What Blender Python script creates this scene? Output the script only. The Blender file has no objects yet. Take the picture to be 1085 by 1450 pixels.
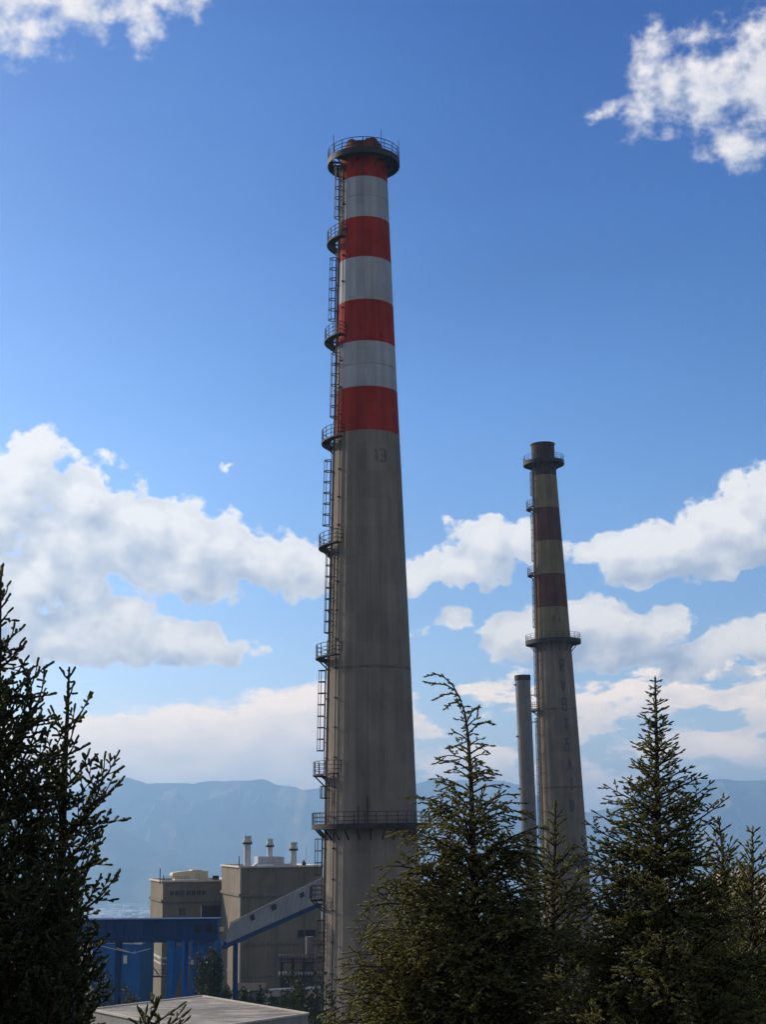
import bpy, math, random
import numpy as np
from mathutils import Vector, Matrix, noise as mnoise
random.seed(7); rng = np.random.default_rng(11)
sc = bpy.context.scene; COL = sc.collection
R = math.radians
# ------------------------------------------------------------------ camera model (photo pixels 1085 x 1450)
EYE = 27.0; F = 2200.0; HOR = 1190.0; CX = 542.5; CY = 725.0
PITCH = math.atan((HOR-CY)/F); ROLL = 0.008
fwd = Vector((0, math.cos(PITCH), math.sin(PITCH)))
up0 = Vector((0, -math.sin(PITCH), math.cos(PITCH))); rt0 = Vector((1, 0, 0))
rt = rt0*math.cos(ROLL) - up0*math.sin(ROLL); upv = up0*math.cos(ROLL) + rt0*math.sin(ROLL)
EYEV = Vector((0, 0, EYE))
def ray(px, py): return fwd + rt*((px-CX)/F) + upv*((CY-py)/F)
def at(px, py, D):
    d = ray(px, py); return EYEV + d*(D/d.y)
def atz(px, py, z):
    d = ray(px, py); return EYEV + d*((z-EYE)/d.z)
def cdepth(p): return (p-EYEV).dot(fwd)
cam = bpy.data.objects.new('camera', bpy.data.cameras.new('camera')); COL.objects.link(cam)
cam.data.sensor_fit = 'HORIZONTAL'; cam.data.sensor_width = 36; cam.data.lens = 36*F/1085
cam.data.clip_start = 0.1; cam.data.clip_end = 60000
cam.matrix_world = Matrix((( rt.x, upv.x, -fwd.x, 0), (rt.y, upv.y, -fwd.y, 0), (rt.z, upv.z, -fwd.z, EYE), (0, 0, 0, 1)))
sc.camera = cam
# ------------------------------------------------------------------ node helpers
class NT:
    def __init__(s, nt): s.nt = nt
    def n(s, t, **k):
        x = s.nt.nodes.new(t)
        for a, b in k.items(): setattr(x, a, b)
        return x
    def put(s, sock, v):
        if hasattr(v, 'is_output') or isinstance(v, bpy.types.NodeSocket): s.nt.links.new(v, sock)
        elif v is not None: sock.default_value = v
    def m(s, op, a, b=None, c=None, clamp=False):
        x = s.n('ShaderNodeMath', operation=op, use_clamp=clamp)
        s.put(x.inputs[0], a); s.put(x.inputs[1], b); s.put(x.inputs[2], c); return x.outputs[0]
    def vm(s, op, a, b=None, scale=None):
        x = s.n('ShaderNodeVectorMath', operation=op); s.put(x.inputs[0], a); s.put(x.inputs[1], b)
        if scale is not None: s.put(x.inputs['Scale'], scale)
        return x.outputs['Value'] if op in ('LENGTH', 'DOT_PRODUCT') else x.outputs[0]
    def noise(s, vec, scale, detail=4, rough=.55, dim='3D', lac=2.0):
        x = s.n('ShaderNodeTexNoise', noise_dimensions=dim); s.put(x.inputs['Vector'], vec)
        x.inputs['Scale'].default_value = scale; x.inputs['Detail'].default_value = detail; x.inputs['Roughness'].default_value = rough
        x.inputs['Lacunarity'].default_value = lac
        return x.outputs['Fac'] if 'Fac' in x.outputs else x.outputs[0]
    def mapping(s, vec, loc=(0,0,0), rot=(0,0,0), scl=(1,1,1), typ='POINT'):
        x = s.n('ShaderNodeMapping', vector_type=typ); s.put(x.inputs['Vector'], vec)
        x.inputs['Location'].default_value = loc; x.inputs['Rotation'].default_value = rot; x.inputs['Scale'].default_value = scl
        return x.outputs[0]
    def rng(s, v, a, b, c=0., d=1., smooth=False):
        x = s.n('ShaderNodeMapRange', interpolation_type='SMOOTHSTEP' if smooth else 'LINEAR'); s.put(x.inputs[0], v)
        for i, q in zip((1, 2, 3, 4), (a, b, c, d)): s.put(x.inputs[i], q)
        return x.outputs[0]
    def mix(s, f, a, b, blend='MIX'):
        x = s.n('ShaderNodeMix', data_type='RGBA', blend_type=blend); s.put(x.inputs[0], f)
        for i, q in ((6, a), (7, b)):
            if isinstance(q, tuple) and len(q) == 3: q = q+(1.,)
            s.put(x.inputs[i], q)
        return x.outputs[2]
    def sep(s, v):
        x = s.n('ShaderNodeSeparateXYZ'); s.put(x.inputs[0], v); return x.outputs
    def comb(s, x, y, z):
        c = s.n('ShaderNodeCombineXYZ'); s.put(c.inputs[0], x); s.put(c.inputs[1], y); s.put(c.inputs[2], z); return c.outputs[0]
def newmat(name, rough=.85, metal=0.):
    m = bpy.data.materials.new(name); m.use_nodes = True; t = NT(m.node_tree)
    b = m.node_tree.nodes['Principled BSDF']; b.inputs['Roughness'].default_value = rough; b.inputs['Metallic'].default_value = metal
    b.inputs['Specular IOR Level'].default_value = .3
    return m, t, b
def bumpit(t, b, h, strength, dist=.02):
    x = t.n('ShaderNodeBump'); x.inputs['Strength'].default_value = strength; x.inputs['Distance'].default_value = dist
    t.put(x.inputs['Height'], h); t.put(b.inputs['Normal'], x.outputs[0])
def weathered(name, col, var=.25, scale=.6, streak=.25, rough=.85, metal=0., bump=.15, stain=None, stain_amt=.5):
    m, t, b = newmat(name, rough, metal)
    oc = t.n('ShaderNodeTexCoord').outputs['Object']
    n1 = t.noise(oc, scale, 6, .6); n2 = t.noise(t.mapping(oc, scl=(2.2, 2.2, .12)), 1.5, 4, .6)
    k = t.m('MULTIPLY', t.rng(n1, .25, .75, 1-var, 1+var), t.rng(n2, .25, .75, 1-streak, 1+streak))
    c = t.vm('SCALE', (col[0], col[1], col[2]), None, k)
    if stain:
        n3 = t.noise(oc, scale*.7, 5, .65); c = t.mix(t.rng(n3, .5, .68, 0, stain_amt, True), c, stain)
    t.put(b.inputs['Base Color'], c)
    if bump: bumpit(t, b, t.noise(oc, scale*12, 4), bump)
    return m
def shaft_mat(name, col, npan, streak=.22, pan=.10, seam=.18, lift=2.5, dark=.25, joints=(), rough=.9, lowlight=None):
    """cast concrete or painted concrete: vertical shutter panels, seams, lift joints, soot streaks"""
    m, t, b = newmat(name, rough)
    oc = t.n('ShaderNodeTexCoord').outputs['Object']; s = t.sep(oc)
    ang = t.m('MULTIPLY', t.m('ADD', t.m('ARCTAN2', s[1], s[0]), math.pi), npan/(2*math.pi))
    pid = t.m('FLOOR', ang); fr = t.m('FRACT', ang)
    zl = t.m('DIVIDE', s[2], lift)
    w1 = t.n('ShaderNodeTexWhiteNoise', noise_dimensions='1D'); t.put(w1.inputs['W'], pid)
    w2 = t.n('ShaderNodeTexWhiteNoise', noise_dimensions='2D'); t.put(w2.inputs['Vector'], t.comb(pid, t.m('FLOOR', zl), 0))
    ptone = t.m('ADD', t.rng(w1.outputs['Value'], 0, 1, -pan, pan), t.rng(w2.outputs['Value'], 0, 1, -pan*.8, pan*.8))
    # coordinates that unroll the surface: streaks run down it
    vv = t.comb(t.m('MULTIPLY', ang, .9), t.m('MULTIPLY', s[2], .035), 0)
    st = t.noise(vv, 1.7, 5, .62); st2 = t.noise(t.mapping(oc, scl=(1, 1, .16)), .5, 5, .6); blot = t.noise(oc, .35, 6, .62)
    d = t.m('ABSOLUTE', t.m('SUBTRACT', fr, .5)); sm = t.rng(d, .435, .472, 0, 1, True)
    breakup = t.rng(t.noise(t.comb(pid, t.m('MULTIPLY', s[2], .08), 0), 1.0, 3), .4, .62, .1, 1)
    wz = t.n('ShaderNodeTexWhiteNoise', noise_dimensions='1D'); t.put(wz.inputs['W'], t.m('ADD', t.m('FLOOR', t.m('ADD', ang, .5)), 40.))
    seamv = t.m('MULTIPLY', t.m('MULTIPLY', sm, breakup), t.rng(wz.outputs['Value'], 0, 1, -seam*.45, seam))
    k = t.m('ADD', t.m('ADD', 1.0, ptone), seamv)
    k = t.m('MULTIPLY', k, t.rng(st, .28, .72, 1-streak, 1+streak)); k = t.m('MULTIPLY', k, t.rng(st2, .3, .7, 1-dark*.6, 1+dark*.4))
    k = t.m('MULTIPLY', k, t.rng(blot, .3, .7, 1-dark*.5, 1+dark*.4))
    fz = t.m('ABSOLUTE', t.m('SUBTRACT', t.m('FRACT', zl), .5))
    k = t.m('MULTIPLY', k, t.m('SUBTRACT', 1.0, t.m('MULTIPLY', t.rng(fz, .47, .49, 0, .10, True), breakup)))
    for zj, wj, a in joints:
        zz = t.m('ADD', s[2], t.rng(t.noise(oc, 1.3, 3), 0, 1, -.12, .12))
        j = t.m('MULTIPLY', t.rng(t.m('ABSOLUTE', t.m('SUBTRACT', zz, zj)), wj*.5, wj, 1, 0, True), t.rng(t.noise(oc, .8, 4), .35, .6, .3, 1))
        k = t.m('MULTIPLY', k, t.m('SUBTRACT', 1.0, t.m('MULTIPLY', j, a)))
    t.put(b.inputs['Base Color'], t.vm('SCALE', col, None, k))
    bumpit(t, b, t.m('ADD', t.noise(oc, 6, 5), t.m('MULTIPLY', sm, 1.2)), .25, .03)
    return m
def dupmat(name, col, rough=.6, metal=0.): return weathered(name, col, .18, 1.2, .15, rough, metal, .08)
M = {}
M['steel'] = weathered('dark_steel', (.034, .033, .034), .3, 1.5, .2, .7, .05, .1, (.055, .032, .022), .6)
M['steel_rust'] = weathered('rusty_steel', (.20, .12, .075), .35, 1.2, .35, .75, .1, .1)
M['beige'] = weathered('beige_concrete', (.185, .157, .115), .22, .18, .20, .9, 0, .1, (.14, .112, .088), .5)
M['beige_ledge'] = weathered('stained_ledge', (.16, .145, .125), .3, .4, .3, .9)
M['beige_trim'] = weathered('pale_trim', (.55, .50, .42), .15, .5, .2, .8)
M['glass'] = dupmat('dull_glass', (.05, .065, .085), .2)
M['dark'] = dupmat('dark_opening', (.022, .022, .024), .9)
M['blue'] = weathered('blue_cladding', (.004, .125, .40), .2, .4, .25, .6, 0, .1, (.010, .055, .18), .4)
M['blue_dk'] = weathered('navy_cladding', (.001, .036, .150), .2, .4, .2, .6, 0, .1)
M['blue_mid'] = weathered('mid_blue_sheet', (.016, .05, .15), .2, .4, .2, .6, 0, .1)  # darker blue for the inclined gallery's underside
M['panel'] = weathered('pale_cladding', (.40, .43, .48), .16, .4, .15, .55, .1, .08)
M['zinc'] = weathered('galvanised_sheet', (.58, .58, .58), .15, .8, .25, .42, .55, .1, (.25, .22, .2), .3)
M['white'] = weathered('white_sheet', (.78, .78, .76), .06, .6, .06, .6)
M['cream'] = weathered('cream_sheet', (.62, .54, .36), .1, .6, .15, .6)
M['roofing'] = weathered('roof_screed', (.42, .41, .40), .25, .35, .05, .9, 0, .2, (.22, .21, .20), .75)
M['fascia'] = weathered('grey_fascia', (.27, .265, .26), .15, .6, .25, .85)
M['brick'] = weathered('dull_brick', (.30, .17, .11), .25, 1, .2, .9)
M['soil'] = weathered('ochre_soil', (.58, .42, .22), .3, .05, .0, .95)
M['bark'] = weathered('bark', (.055, .040, .028), .3, 6, .3, .95, 0, .4)
M['mark_faint'] = weathered('very_faded_paint', (.178, .152, .130), .25, 2, .2, .9)
M['mark'] = weathered('faded_paint', (.088, .085, .098), .25, 2, .2, .9)
# ------------------------------------------------------------------ mesh builder
class MB:
    def __init__(s): s.v = []; s.f = []; s.mi = []; s.cur = 0
    def add(s, vs, fs):
        o = len(s.v); s.v += [tuple(q) for q in vs]; s.f += [tuple(o+i for i in f) for f in fs]; s.mi += [s.cur]*len(fs); return s
    def box(s, c, size, rot=None):
        hx, hy, hz = size[0]/2, size[1]/2, size[2]/2; c = Vector(c)
        vs = [Vector((x, y, z)) for x in (-hx, hx) for y in (-hy, hy) for z in (-hz, hz)]
        if rot is not None: vs = [rot @ q for q in vs]
        return s.add([c+q for q in vs], [(0,1,3,2), (4,6,7,5), (0,4,5,1), (2,3,7,6), (0,2,6,4), (1,5,7,3)])
    def bar(s, a, b, w, h=None):
        a = Vector(a); b = Vector(b); d = b-a; h = h or w
        if d.length < 1e-6: return s
        q = d.to_track_quat('Y', 'Z').to_matrix()
        return s.box((a+b)/2, (w, d.length, h), q)
    def tube(s, pts, r, n=8, cap=True):
        pts = [Vector(p) for p in pts]; rs = r if isinstance(r, (list, tuple)) else [r]*len(pts); vs = []; fs = []
        for i, p in enumerate(pts):
            d = (pts[min(i+1, len(pts)-1)]-pts[max(i-1, 0)]).normalized(); u = d.orthogonal().normalized()
            if i: 
                u = (pu - d*pu.dot(d)).normalized()
            pu = u; w = d.cross(u)
            vs += [p + (u*math.cos(2*math.pi*k/n) + w*math.sin(2*math.pi*k/n))*rs[i] for k in range(n)]
        for i in range(len(pts)-1):
            for k in range(n): fs.append((i*n+k, i*n+(k+1) % n, (i+1)*n+(k+1) % n, (i+1)*n+k))
        if cap: fs += [tuple(range(n))[::-1], tuple(range((len(pts)-1)*n, len(pts)*n))]
        return s.add(vs, fs)
    def lathe(s, prof, n=96, cap=False, seg_mats=None):
        vs = [(r*math.cos(2*math.pi*k/n), r*math.sin(2*math.pi*k/n), z) for r, z in prof for k in range(n)]
        for i in range(len(prof)-1):
            if seg_mats: s.cur = seg_mats[i]
            fs = [(i*n+k, i*n+(k+1) % n, (i+1)*n+(k+1) % n, (i+1)*n+k) for k in range(n)]
            if i == 0: s.add(vs, fs); o = len(s.v)-len(vs)
            else: s.f += [tuple(o+q for q in f) for f in fs]; s.mi += [s.cur]*n
        return s
    def prism(s, poly, vec):
        n = len(poly); vec = Vector(vec); vs = [Vector(p) for p in poly]; vs = vs + [p+vec for p in vs]
        return s.add(vs, [tuple(range(n)), tuple(range(n, 2*n))[::-1]] + [(i, i+n, (i+1) % n+n, (i+1) % n) for i in range(n)])
    def arc_slab(s, r0, r1, a0, a1, z0, z1, n=24):
        """sector of a ring; a measured like maths angles in the xy plane"""
        vs = []
        for i in range(n+1):
            a = a0+(a1-a0)*i/n; c, q = math.cos(a), math.sin(a)
            vs += [(r0*c, r0*q, z0), (r1*c, r1*q, z0), (r1*c, r1*q, z1), (r0*c, r0*q, z1)]
        fs = [(0, 1, 2, 3), (4*n+3, 4*n+2, 4*n+1, 4*n)]
        for i in range(n):
            for k in range(4): fs.append((4*i+k, 4*i+4+k, 4*i+4+(k+1) % 4, 4*i+(k+1) % 4))
        return s.add(vs, fs)
    def build(s, name, mats, parent=None, smooth=False, sharp=35):
        me = bpy.data.meshes.new(name); me.from_pydata(s.v, [], s.f)
        mats = mats if isinstance(mats, (list, tuple)) else [mats]
        for q in mats: me.materials.append(q)
        if len(mats) > 1: me.polygons.foreach_set('material_index', s.mi)
        import bmesh
        bm = bmesh.new(); bm.from_mesh(me); bmesh.ops.recalc_face_normals(bm, faces=bm.faces); bm.to_mesh(me); bm.free()
        if smooth:
            me.polygons.foreach_set('use_smooth', [True]*len(me.polygons)); me.set_sharp_from_angle(angle=R(sharp))
        me.update(); o = bpy.data.objects.new(name, me); COL.objects.link(o)
        if parent: o.parent = parent
        return o
def tag(o, label=None, cat=None, group=None, kind=None):
    for k, v in (('label', label), ('category', cat), ('group', group), ('kind', kind)):
        if v: o[k] = v
    return o
def thing(name, label, cat, loc=(0,0,0), rotz=0., group=None):
    o = bpy.data.objects.new(name, None); COL.objects.link(o); o.location = loc; o.rotation_euler = (0, 0, rotz)
    o.empty_display_size = .5
    return tag(o, label, cat, group)
# ------------------------------------------------------------------ ground
def sstep(a, b, x):
    t = min(1, max(0, (x-a)/(b-a))); return t*t*(3-2*t)
def gz(x, y):
    z = 25.4 - 25.4*sstep(5, 78, y) - 265*sstep(330, 4200, y)
    if y < 0: z += -y*.08
    if 100 < y < 330: z += 0
    if y > 400: z += 14*min(1, (y-400)/2000)*mnoise.noise(Vector((x/900, y/900, 3)))
    elif y < 70: z += .25*mnoise.noise(Vector((x/3, y/3, 1)))
    return z
def lin(a, b, n): return [a+(b-a)*i/n for i in range(n)]
ys = lin(-260, 0, 10)+lin(0, 80, 40)+lin(80, 330, 12)+lin(330, 4200, 40)+lin(4200, 15500, 40)+[15500]
xs = [-(12600*(i/36)**3+i*1.2) for i in range(36, 0, -1)]+[0]+[(12600*(i/36)**3+i*1.2) for i in range(1, 37)]
mb = MB(); nx = len(xs)
mb.add([(x, y, gz(x, y)) for y in ys for x in xs], [(j*nx+i, j*nx+i+1, (j+1)*nx+i+1, (j+1)*nx+i) for j in range(len(ys)-1) for i in range(nx-1)])
gm, t, b = newmat('ground_cover', .95)
oc = t.n('ShaderNodeTexCoord').outputs['Object']
f1 = t.n('ShaderNodeTexVoronoi'); f1.inputs['Scale'].default_value = .0042; t.put(f1.inputs['Vector'], t.vm('ADD', oc, t.vm('SCALE', t.n('ShaderNodeTexNoise').outputs[1], None, 60)))
fs_ = t.sep(f1.outputs['Color'])
near = t.mix(t.rng(t.noise(oc, .25, 8, .65), .35, .65), (.035, .045, .018), (.11, .095, .055))
far = t.mix(t.rng(fs_[0], .3, .9), (.05, .075, .03), (.30, .26, .16)); far = t.mix(t.rng(fs_[1], .55, .8), far, (.07, .09, .04))
far = t.mix(t.rng(t.noise(oc, .0016, 5), .5, .6, 0, .8, True), far, (.035, .055, .025))
y_ = t.sep(oc)[1]
t.put(b.inputs['Base Color'], t.mix(t.rng(y_, 330, 900), near, far))
tag(mb.build('ground', gm, smooth=True), 'grassy slope dropping to the plant yard and the wide valley floor', 'ground', kind='structure')
# ------------------------------------------------------------------ mountains
def interp(tab, x):
    if x <= tab[0][0]: return tab[0][1]
    for (a, p), (b_, q) in zip(tab, tab[1:]):
        if x <= b_: 
            k = (x-a)/(b_-a); return p+(q-p)*k
    return tab[-1][1]
def smooth_interp(tab, x):
    return sum(interp(tab, x+d)*w for d, w in ((-14, .2), (-6, .2), (0, .2), (6, .2), (14, .2)))
def ridge(name, tab, Dc, front, back, amp, label, col1, col2, px0=-1500, px1=2600, step=9, seed=0):
    pxs = list(range(px0, px1, step)); T = [i/34 for i in range(35)]+[1+i/8 for i in range(1, 9)]
    vs = []
    for t_ in T:
        for px in pxs:
            cy = smooth_interp(tab, px)+2.6*mnoise.fractal(Vector((px/46, seed, 0)), .9, 2., 5); c = at(px, cy, Dc)
            if t_ <= 1:
                y = Dc-front*(1-t_); sh = t_**1.25
            else:
                y = Dc+back*(t_-1); sh = 1-(t_-1)**1.5
            x = c.x*(y/Dc)**.6
            z = -272+(c.z+272)*sh
            q = Vector((x/1300+seed, y/2600, seed*3.1)); rd = mnoise.multi_fractal(q, .9, 2.1, 6)
            rr = 1-abs(mnoise.fractal(q*1.7, .8, 2., 6))*2
            z += amp*math.sin(math.pi*min(t_, 1))**.8*(rr-.55) + (amp*.05*mnoise.fractal(Vector((x/260, y/260, 9)), .8, 2, 4) if t_ <= 1 else 0)
            vs.append((x, y, z))
    n = len(pxs); mb = MB().add(vs, [(j*n+i, j*n+i+1, (j+1)*n+i+1, (j+1)*n+i) for j in range(len(T)-1) for i in range(n-1)])
    m, t, b = newmat(name+'_forest', .95); oc = t.n('ShaderNodeTexCoord').outputs['Object']
    f = t.noise(oc, .0022, 7, .62)
    t.put(b.inputs['Base Color'], t.mix(t.rng(f, .42, .60, 0, 1, True), col1, col2))
    return tag(mb.build(name, m, smooth=True, sharp=80), label, 'mountain', kind='structure')
crest = [(-1500, 1060), (-900, 1085), (-500, 1070), (-200, 1100), (0, 1118), (90, 1122), (140, 1112), (180, 1100), (205, 1107), (225, 1109), (260, 1108), (295, 1105), (335, 1103.5), (370, 1105),
         (400, 1112), (415, 1116), (440, 1114), (460, 1112), (520, 1104), (590, 1108), (640, 1103), (700, 1106), (745, 1115), (790, 1140), (840, 1152), (880, 1140), (920, 1118), (960, 1107), (990, 1103),
         (1015, 1101), (1050, 1103.5), (1085, 1102), (1200, 1085), (1500, 1095), (2000, 1060), (2600, 1090)]
ridge('mountain_range', crest, 11500, 2000, 2600, 420, 'long blue hazy mountain ridge across the far side of the valley', (.016, .028, .014), (.20, .17, .10), seed=2.3)
crest2 = [(-1500, 1150), (-600, 1120), (-100, 1140), (60, 1158), (120, 1160), (160, 1168), (200, 1186), (250, 1206), (300, 1226), (350, 1246), (420, 1262), (520, 1270), (640, 1262), (760, 1268), (900, 1240), (1000, 1215), (1100, 1200), (1400, 1160), (2600, 1120)]
ridge('foothill', crest2, 9200, 1600, 1500, 90, 'lower darker foothill sloping down to the right below the ridge', (.02, .032, .016), (.10, .095, .055), seed=7.7)
# sunlit bank of bare earth far behind the right-hand trees
mb = MB(); D = 900; n = 40; vs = []
for j in range(9):
    for i in range(n+1):
        px = 930+i*8; tt = j/8
        top = 1237+5*math.sin(i*.35)+3*mnoise.noise(Vector((i*.4, 0, 0)))+abs(i-16)*.25; top = 1304+(top-1304)*sstep(0, 1, min(i, n-i)/9); y = 1306+(top-1306)*tt
        p = at(px, y, D+70*tt+6*mnoise.noise(Vector((i*.5, j*.6, 2)))); vs.append(p)
for i in range(n+1):
    p = vs[8*(n+1)+i].copy(); p.y += 130; p.z -= 60; vs.append(p)
mb.add(vs, [(j*(n+1)+i, j*(n+1)+i+1, (j+1)*(n+1)+i+1, (j+1)*(n+1)+i) for j in range(9) for i in range(n)])
tag(mb.build('earth_bank', M['soil'], smooth=True, sharp=70), 'sunlit bank of bare ochre earth glimpsed behind the right conifers', 'earth bank', kind='structure')
# distant town in the valley: far too many small houses to count
mb = MB()
for i in range(420):
    px = random.uniform(-250, 480); D = random.uniform(6300, 8200)
    if random.random() < .6: px = random.gauss(random.choice((150, 205, 40)), 45); D = random.gauss(6600, 300)
    p = at(px, 1280, D); p.z = gz(p.x, p.y)+4
    mb.cur = random.choice((0, 0, 0, 1)); mb.box(p, (random.uniform(14, 60), random.uniform(12, 30), random.uniform(9, 26)), Matrix.Rotation(random.uniform(0, 3), 3, 'Z'))
tag(mb.build('distant_town', [M['white'], M['brick']]), 'pale distant town spread over the hazy valley floor', 'town', kind='stuff')
# ------------------------------------------------------------------ chimneys
def ladder(parent, phi, z0, z1, rf, cage=True, off=.16, hoop=1.0, mat=None, name='ladder', cd=.62):
    """caged ladder up the shaft. phi: 0 = the shaft's left side, growing towards the viewer"""
    mat = mat or M['steel']
    e = lambda z, ro, a=0.: Vector((-(rf(z)+ro)*math.cos(phi+a), -(rf(z)+ro)*math.sin(phi+a), z))
    tg = Vector((math.sin(phi), -math.cos(phi), 0)); out = Vector((-math.cos(phi), -math.sin(phi), 0))
    P = lambda z, u, o: out*(rf(z)+o)+tg*u+Vector((0, 0, z))
    mb = MB(); n = max(2, int((z1-z0)/4))
    for u in (-.22, .22):
        for i in range(n):
            a = z0+(z1-z0)*i/n; b_ = z0+(z1-z0)*(i+1)/n; mb.bar(P(a, u, off), P(b_, u, off), .06)
    z = z0+.2
    while z < z1: mb.bar(P(z, -.22, off), P(z, .22, off), .035); z += .34
    z = z0+.6
    while z < z1:
        for u in (-.22, .22): mb.bar(P(z, u, -.1), P(z, u, off), .05)
        z += 2.2
    lo = mb.build(name, mat, parent)
    if cage:
        mb = MB(); z = z0+2.1; hs = []
        while z < z1-.1: hs.append(z); z += hoop
        sh = lambda k: (-.36*math.cos(k), off+.06+cd*math.sin(k))
        ks = [i*math.pi/8 for i in range(9)]
        for z in hs:
            for k0, k1 in zip(ks, ks[1:]):
                a, b_ = sh(k0), sh(k1); mb.bar(P(z, *a), P(z, *b_), .035, .085)
        if len(hs) > 1:
            for k in (0.0, .62, 1.2, 1.94, 2.52, math.pi):
                a = sh(k); 
                for za, zb in zip(hs, hs[1:]): mb.bar(P(za, *a), P(zb, *a), .05)
        mb.build('safety_cage', mat, lo)
    return lo
def railing(parent, ro, a0, a1, z, n, ends=None, mat=None, h=1.1, rails=(1.1, .72, .36)):
    """handrail on an arc; ends: inner radius to return the rail to"""
    mb = MB(); mat = mat or M['steel']; P = lambda a, r, zz: (r*math.cos(a), r*math.sin(a), zz)
    st = [a0+(a1-a0)*i/n for i in range(n+1)]; closed = abs(a1-a0) > 6.2
    for a in (st[:-1] if closed else st): mb.bar(P(a, ro, z), P(a, ro, z+h+.02), .065)
    fine = [a0+(a1-a0)*i/(n*3) for i in range(n*3+1)]
    for rz in rails:
        for a, b_ in zip(fine, fine[1:]): mb.bar(P(a, ro, z+rz), P(b_, ro, z+rz), .05)
        if ends:
            for a in (a0, a1): mb.bar(P(a, ends, z+rz), P(a, ro, z+rz), .05)
    if ends:
        for a in (a0, a1): mb.bar(P(a, ends, z), P(a, ends, z+h), .055)
    return mb.build('railing', mat, parent)
A_LEFT = math.pi        # the shaft's left side as a maths angle; the viewer side is 3*pi/2
def landing(parent, z, rf, a0=-36, a1=52, depth=1.12, mat=None, skirt=.14):
    mat = mat or M['steel']; r = rf(z); o0, o1 = A_LEFT+R(a0), A_LEFT+R(a1)
    mb = MB().arc_slab(r+.34, r+depth, o0, o1, z-.08, z, 14)
    mb.arc_slab(r+depth-.05, r+depth+.03, o0, o1, z-skirt, z-.003, 14)
    for a in (o0+.1, (o0+o1)/2):
        c, s = math.cos(a), math.sin(a); mb.bar((r*c, r*s, z-1.15), ((r+depth-.1)*c, (r+depth-.1)*s, z-.14), .09, .12); mb.bar((r*c, r*s, z-.16), ((r+depth)*c, (r+depth)*s, z-.16), .08, .14)
    p = mb.build('landing_platform', mat, parent)
    railing(p, r+depth-.05, o0, o1, z, 7, r+.12, mat)
    return p
def ring(parent, z, rf, depth, mat, n_br=20, gap=None, thick=.35, brace=1.3, posts=26, skirt=0., inner=.03):
    r = rf(z); mb = MB(); lo, hi = (-math.pi, math.pi)
    if gap:
        ga, gw, gi, go = gap            # an opening in the deck where the ladder comes through
        mb.arc_slab(r+inner, r+depth, ga+gw, ga+2*math.pi-gw, z-.12, z, 60); mb.arc_slab(r+go, r+depth, ga-gw, ga+gw, z-.12, z, 8)
    else: mb.arc_slab(r+inner, r+depth, 0, 2*math.pi, z-.12, z, 72)
    mb.arc_slab(r+depth-.04, r+depth+.04, 0, 2*math.pi, z-thick, z+.12, 72)
    p = mb.build('ring_platform', mat, parent)
    for i in range(n_br):
        a = 2*math.pi*(i+.5)/n_br; c, s = math.cos(a), math.sin(a); q = MB()
        q.bar((r*c*.99, r*s*.99, z-.22), ((r+depth-.06)*c, (r+depth-.06)*s, z-.22), .10, .18)
        q.bar((r*c*1.0, r*s*1.0, z-brace), ((r+depth-.25)*c, (r+depth-.25)*s, z-.3), .10, .12)
        q.build('bracket', mat, p)
    railing(p, r+depth-.02, 0, 2*math.pi, z, posts, None, mat)
    return p
def chimney_frame(pts, D):
    """axis of a shaft from photo measures (y, centre x, half width): returns root transform and the radius profile"""
    A, B = at(pts[-1][1], pts[-1][0], D), at(pts[0][1], pts[0][0], D); sl = (B.x-A.x)/(B.z-A.z)
    bx = A.x-sl*A.z; prof = []
    for y, cx, hw in pts:
        p = at(cx, y, D); prof.append((p.z, hw/F*cdepth(p)))
    prof = sorted(prof); z0, r0 = prof[0]; z1, r1 = prof[2]
    prof = [(-.5, r0+(r0-r1)/(z1-z0)*(z0+.5))]+prof
    prof2 = [(z, r) for z, r in prof]
    def rf(z): 
        return sum(interp(prof2, z+d) for d in (-3, -1.5, 0, 1.5, 3))/5 if z > 3 and z < prof2[-1][0]-3 else interp(prof2, z)
    return (bx, D, 0), math.atan(sl), rf, prof2
def znear(cx, y, D, rf):
    z = at(cx, y, D).z
    for _ in range(3): z = at(cx, y, D-rf(z)).z
    return z
def marks(parent, rf, name, strokes, theta, z, w, h, mat, rad=.012):
    """painted strokes on the shaft. theta: angle from the point facing the viewer, to the right"""
    mb = MB(); r = rf(z)
    def P(u, v, o): 
        zz = z+v*h; rr = rf(zz)+o; a = -math.pi/2+theta+u*w/r; return Vector((rr*math.cos(a), rr*math.sin(a), zz))
    for (u0, v0, u1, v1) in strokes:
        n = max(1, int(max(abs(u1-u0)*w, abs(v1-v0)*h)/.3))
        for i in range(n):
            a = i/n; b_ = (i+1)/n; p, q = P(u0+(u1-u0)*a, v0+(v1-v0)*a, 0), P(u0+(u1-u0)*b_, v0+(v1-v0)*b_, 0)
            d = (q-p).normalized(); nn = Vector((math.cos(-math.pi/2+theta), math.sin(-math.pi/2+theta), 0)); sd = d.cross(nn)*.15
            p -= d*.05; q += d*.05
            mb.add([p-sd+nn*rad, p+sd+nn*rad, q+sd+nn*rad, q-sd+nn*rad, p-sd-nn*.05, p+sd-nn*.05, q+sd-nn*.05, q-sd-nn*.05], [(0,1,2,3), (0,1,5,4), (1,2,6,5), (2,3,7,6), (3,0,4,7)])
    return mb.build(name, mat, parent)
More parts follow.
